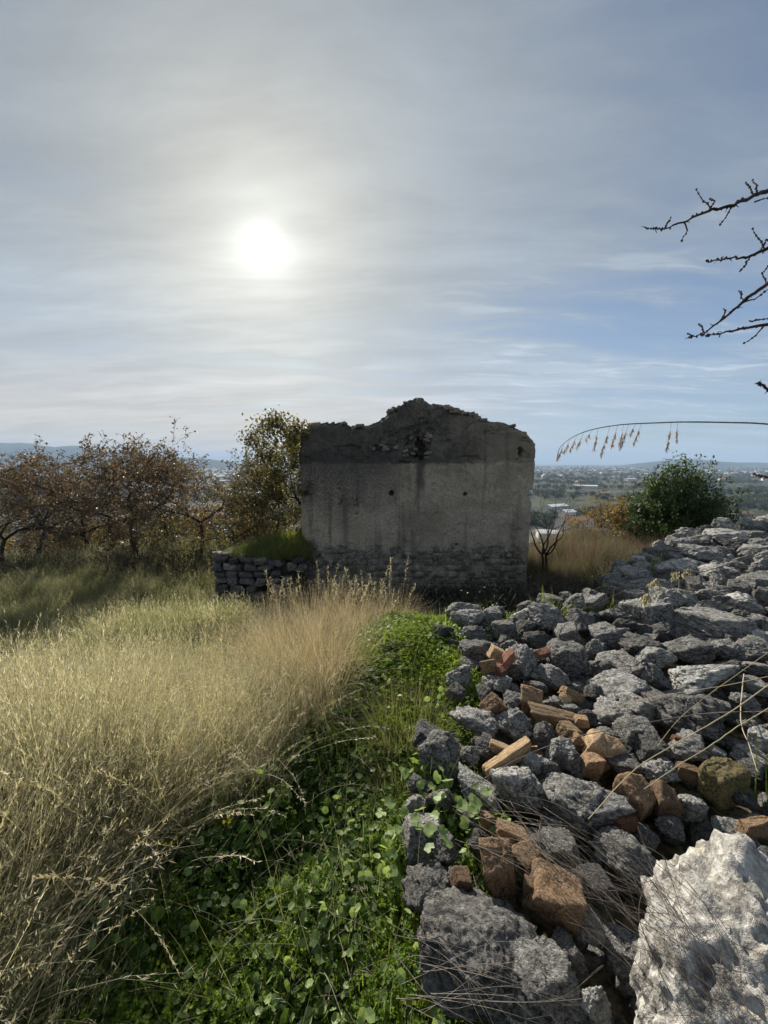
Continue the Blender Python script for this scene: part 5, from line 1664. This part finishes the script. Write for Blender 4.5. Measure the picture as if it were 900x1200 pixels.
# ------------------------------------------------------------------ overhanging branches from a thorny tree standing right of the frame
def W3(u, v, Y):
    d = ray(u, v)
    return d * (Y / d[1])
rng = np.random.default_rng(19)
root = obj('thorn_tree', None, loc=(3.3, 2.3, float(ground_z(3.3, 2.3))), label='bare thorny tree whose knobbly twigs reach in from the right border against the sky', cat='tree')
R0 = np.array((3.3, 2.3, float(ground_z(3.3, 2.3))))
mb = MB()
tr = [R0 - (0, 0, .2), R0 + (0.03, 0, .6), R0 + (-.05, .02, 1.3), R0 + (.02, 0, 2.0), R0 + (-.04, .03, 2.7), R0 + (.05, 0, 3.3)]
mb.tube(np.array(tr) - R0, (.06, .055, .048, .04, .03, .015), 8)
obj('trunk', mb.mesh('trunk', M_bark), parent=root)
BR = [  # main twig: pixels at depth Y, root height on the trunk
    ([(758, 267), (775, 269), (800, 261), (830, 246), (860, 240), (885, 228), (902, 223), (950, 205)], 1.75, 2.95,
     [[(778, 269), (782, 262), (786, 255)], [(802, 260), (806, 270), (799, 282)], [(836, 245), (824, 236), (816, 222)], [(832, 245), (838, 236), (832, 233)], [(858, 241), (852, 252), (844, 263)], [(884, 229), (878, 219), (874, 214)], [(888, 227), (886, 218), (882, 211)], [(884, 237), (900, 232)]]),
    ([(828, 306), (850, 304), (875, 301), (900, 291), (945, 275)], 1.65, 2.55, [[(880, 300), (874, 310), (867, 318)], [(896, 292), (888, 280), (882, 268)], [(892, 290), (897, 283), (903, 280)]]),
    ([(803, 397), (825, 391), (850, 371), (875, 350), (900, 332), (940, 300)], 1.7, 2.35, [[(870, 354), (868, 346), (866, 341)], [(846, 374), (850, 366), (848, 362)], [(826, 390), (822, 384), (819, 380)], [(868, 356), (885, 350), (902, 338)], [(898, 332), (894, 320), (900, 312)], [(812, 394), (806, 391)]]),
    ([(824, 393), (845, 391), (870, 385), (900, 379), (950, 372)], 1.75, 2.1, [[(896, 380), (886, 393), (872, 402)], [(878, 377), (890, 374), (905, 373)]]),
    ([(887, 449), (893, 450), (900, 457), (930, 470)], 1.7, 1.9, []),
    ([(884, 556), (895, 559), (905, 561), (950, 575)], 1.9, 1.5, []),
]
for px_l, Y, hz, subs in BR:
    mb = MB()
    pts = [W3(u, v, Y + .05 * math.sin(i * 1.3)) - R0 for i, (u, v) in enumerate(px_l)]
    pts.append(np.array((0, 0, hz)) * .5 + pts[-1] * .5 + np.array((0, 0, .05)))
    pts.append(np.array((0, 0, hz)))
    pts = pts[::-1]
    # finer crooked path
    fine = []
    for a, b in zip(pts[:-1], pts[1:]):
        for f in np.linspace(0, 1, 6)[:-1]: fine.append(a + (b - a) * f + rng.normal(0, .0022, 3))
    fine.append(pts[-1])
    fine = np.array(fine)
    mb.tube(fine, np.linspace(.014, .0016, len(fine)) ** 1.0 * np.linspace(1, .8, len(fine)), 5)
    for s in subs:
        sp_ = np.array([W3(u, v, Y + .02 * i) - R0 for i, (u, v) in enumerate(s)])
        fs = []
        for a, b in zip(sp_[:-1], sp_[1:]):
            for f in (0, .33, .66): fs.append(a + (b - a) * f + rng.normal(0, .0016, 3))
        fs.append(sp_[-1]); fs = np.array(fs)
        mb.tube(fs, np.linspace(.0034, .0015, len(fs)), 4)
        for c in fs[1::1]:
            mb.add(ws_v * np.array((.0042, .0042, .0046)) * rng.uniform(.7, 1.2) + c, ws_f)
    # buds and short spurs
    m_ = len(fine)
    for q in range(m_ // 2, m_):
        for z_ in range(3):
            c = fine[q] + rng.normal(0, .003, 3)
            if rng.random() < .6: mb.add(ws_v * np.array((.0038, .0038, .0048)) * rng.uniform(.6, 1.2) + c, ws_f)
            if rng.random() < .25:
                dd = rng.normal(0, 1, 3); dd /= np.linalg.norm(dd)
                mb.tube([c, c + dd * rng.uniform(.008, .022)], (.0022, .0008), 3)
    obj('branch', mb.mesh('branch', M_twig_dark), parent=root)

# ------------------------------------------------------------------ the arching reed
rng = np.random.default_rng(23)
g0 = np.array((4.3, 2.6, float(ground_z(4.3, 2.6))))
root = obj('reed_stalk', None, loc=g0, label='long arching reed whose drooping plume hangs against the sky from the right', cat='reed')
pp = [(652, 541), (655, 527), (664, 517), (680, 508), (700, 502), (725, 498), (745, 496.5), (770, 495.5), (800, 494.5), (850, 495), (905, 497.5)]
Yr = 2.2
pts = [W3(u, v, Yr) - g0 for u, v in pp]
pts += [pts[-1] + np.array((.5, .1, -.05)), pts[-1] + np.array((1.1, .2, -.22)), np.array((.12, .02, .55)), np.array((0, 0, 0))]
pts = np.array(pts[::-1])
def cat_(P, n):
    P = np.array(P); out = []
    Q = np.concatenate([[2 * P[0] - P[1]], P, [2 * P[-1] - P[-2]]])
    for i in range(1, len(Q) - 2):
        for t_ in np.linspace(0, 1, n, endpoint=False):
            a, b, c, d = Q[i - 1], Q[i], Q[i + 1], Q[i + 2]
            out.append(.5 * ((2 * b) + (-a + c) * t_ + (2 * a - 5 * b + 4 * c - d) * t_ ** 2 + (-a + 3 * b - 3 * c + d) * t_ ** 3))
    out.append(P[-1]); return np.array(out)
cv = cat_(pts, 6)
mb = MB(); mb.tube(cv, np.linspace(.006, .0012, len(cv)), 5)
obj('stalk', mb.mesh('stalk', M_twig), parent=root)
M_plume = leaf_mat('reed_plume', (0.34, 0.28, 0.24), (0.52, 0.45, 0.40), .35, inst=False, tcol=(1.0, .95, .9))
for (u, v, du, dv) in ((655, 527, -2, 12), (661, 520, -6, 14), (668, 515, -7, 14), (676, 511, -8, 16), (684, 507, -8, 17), (694, 504, -9, 12), (701, 502, -5, 24), (715, 499.5, -11, 34), (724, 498.5, -8, 25), (737, 497, -11, 28), (731, 498, -5, 22), (752, 496, -10, 24), (787, 495, -6, 33), (794, 495, -1, 22), (745, 497, -7, 12)):
    mb = MB()
    a = W3(u, v, Yr); b = W3(u + du, v + dv, Yr + rng.uniform(-.05, .05))
    st = cat_([a - g0, (a * .6 + b * .4) + np.array((-.0, 0, -.004)) - g0, b - g0], 4)
    mb.tube(st, .0009, 3)
    n = int(abs(dv) * 2.2)
    f_ = rng.uniform(.3, 1, n)
    P = a[None] - g0 + (b - a)[None] * f_[:, None] + rng.normal(0, .0022, (n, 3))
    mb.bake(lv, lf, P, rotm(rng.uniform(0, 6.28, n), np.full(n, -1.9) + rng.normal(0, .35, n)), np.stack([np.full(n, .0045), rng.uniform(.018, .032, n), np.full(n, .004)], -1), rng.random(n))
    obj('plume', mb.mesh('plume', M_plume, False), parent=root)

# ------------------------------------------------------------------ dry stalks lying over the rocks
def lay(u, v, off):
    P, tt = hit(u, v, pile_surface, off)
    return P
STK = [
    ([(905, 645), (860, 660), (800, 676), (740, 690), (690, 712), (640, 728)], .14, .006, M_twig_dark, 'long dark twig lying across the upper heap from the right border'),
    ([(905, 800), (850, 838), (790, 872), (740, 905), (690, 960)], .17, .0030, M_straw_pale, 'long pale straw crossing the heap steeply from the right border down to the left'),
    ([(905, 792), (840, 805), (760, 818), (700, 835)], .16, .0022, M_straw_pale, 'thin pale straw lying over the wide pale slab'),
    ([(905, 834), (830, 836), (740, 850), (660, 868), (600, 893), (540, 928)], .16, .0028, M_twig, 'long grey stalk curving from the right border over bricks to the left rim'),
    ([(905, 828), (870, 848), (830, 875), (790, 900), (755, 925)], .18, .0026, M_straw_pale, 'pale straw just above the mossy block running down to the left'),
    ([(900, 765), (850, 800), (800, 838), (770, 875)], .14, .0022, M_straw, 'faint straw slanting over the big square block'),
    ([(872, 790), (868, 840), (880, 880), (888, 905)], .12, .0030, M_straw_pale, 'bent straw standing up near the mossy block'),
    ([(530, 945), (580, 965), (640, 1000), (700, 1040), (760, 1090)], .12, .0016, M_twig, 'thin twig running down right from the leafy plants to the white boulder'),
]
for px_l, off, r, mt, lb in STK:
    P = [lay(u, v, off) for u, v in px_l]
    P = [p for p in P if p is not None]
    mb = MB(); cv = cat_(P, 6)
    mb.tube(cv + np.random.default_rng(1).normal(0, .001, cv.shape), np.linspace(r, r * .5, len(cv)), 5, .8)
    obj('dry_stalk', mb.mesh('dry_stalk', mt), label=lb, cat='dry stalk', group='dry stalks lying across the rocks')
# fine dead twigs in front of the bricks and over the white boulder
def twigs(name, n, a_rng, b_rng, off, r, mat, label, seed, curve=.03):
    rng = np.random.default_rng(seed)
    mb = MB()
    for q in range(n):
        f = rng.random()
        a = lay(a_rng[0] + rng.uniform(-1, 1) * a_rng[2], a_rng[1] + rng.uniform(-1, 1) * a_rng[3], off * rng.uniform(.5, 1.3))
        b = lay(b_rng[0] + rng.uniform(-1, 1) * b_rng[2], b_rng[1] + rng.uniform(-1, 1) * b_rng[3], off * rng.uniform(.7, 1.5))
        if a is None or b is None: continue
        m_ = (a + b) / 2 + rng.normal(0, curve, 3) + np.array((0, 0, curve))
        cv = cat_([a, m_, b], 6)
        mb.tube(cv, np.linspace(r, r * .4, len(cv)), 3, rng.random())
        for z_ in range(2):
            k = rng.integers(3, len(cv) - 2); e = cv[k] + (b - a) * .12 + rng.normal(0, .02, 3)
            mb.tube([cv[k], e], (r * .6, r * .3), 3, rng.random())
    return obj(name, mb.mesh(name, mat), label=label, cat='dead twigs', kind='stuff')
twigs('dead_twigs', 44, (585, 960, 55, 35), (735, 1075, 50, 35), .10, .0008, M_twig, 'fine pale dead twigs fanning down to the right before the bricks', 3)
twigs('dark_twigs', 40, (720, 1030, 60, 50), (860, 1200, 60, 60), .46, .0008, M_twig_dark, 'fine dark twigs crossing in front of the white boulder', 4)
twigs('grey_twigs', 26, (490, 1130, 40, 60), (640, 1180, 80, 60), .22, .0007, M_twig, 'grey dead twigs crossing the domed boulder', 5, .05)
# green blades by the right border
P, tt = hit(892, 945, pile_surface, .0)
mb = MB(); blades(mb, 16, .03, .24, .3, .004, .9, .5, 5, rng=np.random.default_rng(9))
obj('grass_tuft', mb.mesh('grass_tuft', M_green, False), loc=P, label='broad green grass blades beside the mossy block at the right border', cat='grass tuft')
for k, (u, v, lb) in enumerate(((760, 735, 'pale feathery grass head before the brownish pointed boulder'), (812, 700, 'pale grass head drooping over the long low stone'), (795, 703, 'left of the two pale grass heads drooping near the ridge'), (775, 716, 'lowest pale grass head in the upper heap'))):
    P, tt = hit(u, v, pile_surface, .0)
    mb = MB(); rng = np.random.default_rng(k)
    st = cat_([(0, 0, 0), (-.02, 0, .18), (-.06, 0, .26), (-.10, 0, .22)], 4)
    mb.tube(st, .0022, 3, .6)
    n = 70; f_ = rng.integers(6, len(st), n)
    mb.bake(lv, lf, st[f_] + rng.normal(0, .008, (n, 3)), rotm(rng.uniform(0, 6.28, n), rng.uniform(-2.4, -1.2, n)), np.stack([np.full(n, .012), rng.uniform(.02, .05, n), np.full(n, .01)], -1), rng.random(n))
    obj('feather_grass', mb.mesh('feather_grass', M_straw, False), loc=P, rot=(0, 0, rng.uniform(-.5, .5)), scl=(1.2,) * 3, label=lb, cat='grass head', group='pale grass heads on the heap')

# ------------------------------------------------------------------ the plain: houses, sheds, woods
def house(u, Y, w, dpt, h, roof, wall, rmat, label, yaw=0.0, wins=3, cat='house', zs=None, group='houses on the plain'):
    x = (u - 450) / F_PX * (Y * CP + 45 * SP)
    z = float(ground_z(x, Y)) - .2 if zs is None else zs
    root = obj('house' if cat == 'house' else 'shed', None, loc=(x, Y, z), rot=(0, 0, yaw), label=label, cat=cat, group=group)
    mb = MB()
    mb.add([(-w / 2, -dpt / 2, 0), (w / 2, -dpt / 2, 0), (w / 2, dpt / 2, 0), (-w / 2, dpt / 2, 0), (-w / 2, -dpt / 2, h), (w / 2, -dpt / 2, h), (w / 2, dpt / 2, h), (-w / 2, dpt / 2, h)],
           [(0, 1, 5, 4), (1, 2, 6, 5), (2, 3, 7, 6), (3, 0, 4, 7)])
    mb.add([(-w / 2, -dpt / 2, h), (-w / 2, dpt / 2, h), (-w / 2, 0, h + roof)], [(0, 1, 2)])
    mb.add([(w / 2, -dpt / 2, h), (w / 2, dpt / 2, h), (w / 2, 0, h + roof)], [(0, 1, 2)])
    obj('wall', mb.mesh('wall', wall, False), parent=root)
    mb = MB(); e = .5; tk = .25
    k = roof / (dpt / 2)
    for sg in (-1, 1):
        y1 = sg * (dpt / 2 + e)
        z1 = h - e * k
        V = [(-w / 2 - e, y1, z1), (w / 2 + e, y1, z1), (w / 2 + e, 0, h + roof), (-w / 2 - e, 0, h + roof)]
        V = V + [(a, b, c + tk) for a, b, c in V]
        mb.add(V, [(0, 1, 2, 3), (4, 5, 6, 7), (0, 1, 5, 4), (1, 2, 6, 5), (3, 0, 4, 7)])
    obj('roof', mb.mesh('roof', rmat, False), parent=root)
    if wins:
        for fl_ in range(max(1, int(h / 3))):
            for i in range(wins):
                wx = -w / 2 + (i + .5) * w / wins
                mw = MB(); zc = 1.6 + fl_ * 3
                mw.add([(wx - .55, -dpt / 2 - .03, zc - .7), (wx + .55, -dpt / 2 - .03, zc - .7), (wx + .55, -dpt / 2 - .03, zc + .7), (wx - .55, -dpt / 2 - .03, zc + .7),
                        (wx - .55, -dpt / 2 + .2, zc - .7), (wx + .55, -dpt / 2 + .2, zc - .7), (wx + .55, -dpt / 2 + .2, zc + .7), (wx - .55, -dpt / 2 + .2, zc + .7)],
                       [(0, 1, 2, 3), (0, 1, 5, 4), (1, 2, 6, 5), (2, 3, 7, 6), (3, 0, 4, 7)])
                obj('window', mw.mesh('window', M_hwin, False), parent=root)
    return root


house(672, 285, 23, 14, 6.5, 2.6, M_hwall, M_hroof, 'pale villa with a pinkish tiled roof between the gable and the rusty shrub', .25, 6)
house(664, 305, 9, 9, 10.5, 1.6, M_hwall, M_hroofw, 'taller pale block rising behind the villa right of the bare tree', .25, 3)
house(643, 250, 14, 10, 4, 1.5, M_hwall, M_hroofw, 'low whitish shed in front of the villa, left', -.2, 0, 'shed')
house(692, 245, 10, 8, 4, 1.4, M_hwall, M_hroof, 'small house in front of the villa, right', .1, 3)
house(888, 250, 16, 10, 4.2, 1.3, M_hwall, M_hroofw, 'long white shed at the right border beyond the bush', .15, 4, 'shed')
house(868, 330, 14, 10, 6, 1.8, M_hwall, M_hroof, 'house with a tiled roof just right of the evergreen bush', -.1, 4)
house(297, 560, 34, 20, 7, 1.5, M_hwall, M_hroofw, 'big bright white hall seen left of the tall oak', .1, 0, 'shed')
house(275, 640, 30, 14, 6, 1.5, M_hwall, M_hroofw, 'white hall farther back, left of the big bright one', .1, 0, 'shed')
rng = np.random.default_rng(88)
placed = []
for q in range(54):
    for _ in range(60):
        Y = rng.uniform(300, 1400); u = rng.choice([rng.uniform(-10, 345), rng.uniform(635, 900)], p=[.6, .4])
        if all(abs(u - a[0]) > 7 or abs(Y - a[1]) > 60 for a in placed): break
    sh = rng.random() < .35
    placed.append((u, Y, sh, sh or rng.random() < .7))
placed.sort()
seen_ = {}
for (u, Y, sh, cream) in placed:
    zone = 'left of the gable' if u < 400 else 'right of the gable'
    dst = 'nearer' if Y < 600 else ('middle distance' if Y < 1000 else 'farthest')
    kd = 'white roofed sheds' if sh else ('cream houses' if cream else 'ochre houses')
    key = (zone, dst, kd); n_ = seen_.get(key, 0); seen_[key] = n_ + 1
    lb = '%s from the left of the %s %s %s' % (['first', 'second', 'third', 'fourth', 'fifth', 'sixth', 'seventh', 'eighth', 'ninth', 'tenth'][n_], dst, kd, zone)
    house(u, Y, rng.uniform(22, 44) if sh else rng.uniform(10, 18), rng.uniform(9, 16), rng.uniform(4, 7) if sh else rng.uniform(5, 9), rng.uniform(1, 2.4), M_hwall if cream else M_hwall2, M_hroofw if sh else M_hroof, lb, rng.uniform(-.5, .5), 0 if (sh or Y > 700) else 4, 'shed' if sh else 'house', group='small buildings scattered on the plain')
# far town: only specks of white and pink, one mass
mb = MB()
n = 2600
Y = rng.uniform(1300, 6500, n); Xt = rng.uniform(-1.3, 1.3, n) * Y
keep = fbm(np.stack([Xt / 700, Y / 700, 0 * Y], -1), 3) > .02
Y, Xt = Y[keep], Xt[keep]
Zt = ground_z(Xt, Y)
bx_ = np.array([(-1, -1, 0), (1, -1, 0), (1, 1, 0), (-1, 1, 0), (-1, -1, .8), (1, -1, .8), (1, 1, .8), (-1, 1, .8), (-1, 0, 1.1), (1, 0, 1.1)])
mb.bake(bx_, np.array([(0, 1, 5, 4), (1, 2, 6, 5), (2, 3, 7, 6), (3, 0, 4, 7), (4, 5, 9, 8), (6, 7, 8, 9)]), np.stack([Xt, Y, Zt], -1), rotm(rng.uniform(0, 3, len(Y))), np.stack([rng.uniform(6, 20, len(Y)), rng.uniform(5, 9, len(Y)), rng.uniform(5, 10, len(Y))], -1))
obj('distant_town', mb.mesh('distant_town', M_hwall, False), label='pale specks of towns on the far plain', cat='town', kind='stuff')
# woods and hedges of the plain
def farcrown(seed):
    rng = np.random.default_rng(seed); mb = MB()
    tv = np.array([(0, 0, 0), (.4, .5, .1), (0, 1, 0), (-.4, .5, .1)])
    for q in range(12):
        c = np.array((rng.normal(0, .24), rng.normal(0, .24), rng.uniform(.30, .85)))
        d = rng.normal(0, 1, (46, 3)); d /= np.linalg.norm(d, axis=1)[:, None]
        p = c + d * rng.uniform(.10, .26) * rng.uniform(.5, 1, 46)[:, None]
        mb.bake(tv, np.array([(0, 1, 2, 3)]), p, rotm(rng.uniform(0, 6.28, 46), rng.normal(0, 1, 46), rng.normal(0, 1, 46)), rng.uniform(.05, .13, 46), rng.random(46))
        mb.tube([(0, 0, .1), c * np.array((.5, .5, .7)), c], (.02, .012, .006), 3, 0.0)
    mb.tube([(0, 0, 0), (0, 0, .4)], (.04, .03), 4, 0.0)
    return mb.mesh('far_tree', M_farcrown, False)
FT = [farcrown(k) for k in range(4)]
n = 60000
Y = np.exp(rng.uniform(math.log(170), math.log(6500), n)); Xt = rng.uniform(-1.25, 1.25, n) * (Y + 30)
f1 = fbm(np.stack([Xt / 160, Y / 90, 0 * Y], -1), 3)
f2 = np.abs(perlin(np.stack([Xt / 260, Y / 130, 0 * Y + 9], -1)))
keep = ((f1 > .14) | (f2 < .035)) & (rng.random(n) < .55)
Y, Xt = Y[keep], Xt[keep]
pos_ = np.stack([Xt, Y, ground_z(Xt, Y) - .5], -1)
scatter('distant_woods', FT, pos_, np.stack([0 * Y, 0 * Y, rng.uniform(0, 6.28, len(Y))], -1), rng.uniform(5, 10, len(Y)) * (1 + Y / 5000), rng.integers(0, 4, len(Y)), 'dark hedges and woods across the hazy plain', 'woods')
# scrub on the hillside just below the terrace
n = 2600
Y = rng.uniform(20, 190, n); Xt = rng.uniform(-1.25, 1.25, n) * (Y + 5)
k = (fbm(np.stack([Xt / 14, Y / 14, 0 * Y], -1), 2) > -.05) & ((Y > 32) | (Xt < 0))
Y, Xt = Y[k], Xt[k]
scatter('hillside_scrub', FT, np.stack([Xt, Y, ground_z(Xt, Y) - .4], -1), np.stack([0 * Y, 0 * Y, rng.uniform(0, 6.28, len(Y))], -1), rng.uniform(1.4, 3.4, len(Y)) * (1 + Y / 90), rng.integers(0, 4, len(Y)), 'scrub covering the hillside below the terrace', 'scrub')

# ------------------------------------------------------------------ haze
m = bpy.data.materials.new('haze'); m.use_nodes = True
nt = m.node_tree; nt.nodes.clear()
t = NT(nt)
out = t.n('ShaderNodeOutputMaterial')
pv = t.n('ShaderNodeVolumePrincipled')
pv.inputs['Color'].default_value = (0.50, 0.68, 0.93, 1)
pv.inputs['Density'].default_value = HAZE_D
pv.inputs['Anisotropy'].default_value = 0.0
nt.links.new(pv.outputs[0], out.inputs['Volume'])
mb = MB()
a, b, zt_, zb_ = 25500, 25500, 330, float(GZ.min()) - 1.0
mb.add([(-a, -b, zb_), (a, -b, zb_), (a, b, zb_), (-a, b, zb_), (-a, -b, zt_), (a, -b, zt_), (a, b, zt_), (-a, b, zt_)], [(0, 3, 2, 1), (4, 5, 6, 7), (0, 1, 5, 4), (1, 2, 6, 5), (2, 3, 7, 6), (3, 0, 4, 7)])
if USE_HAZE: obj('haze', mb.mesh('haze', m, False), kind='stuff', label='pale air haze over the plain', cat='haze')
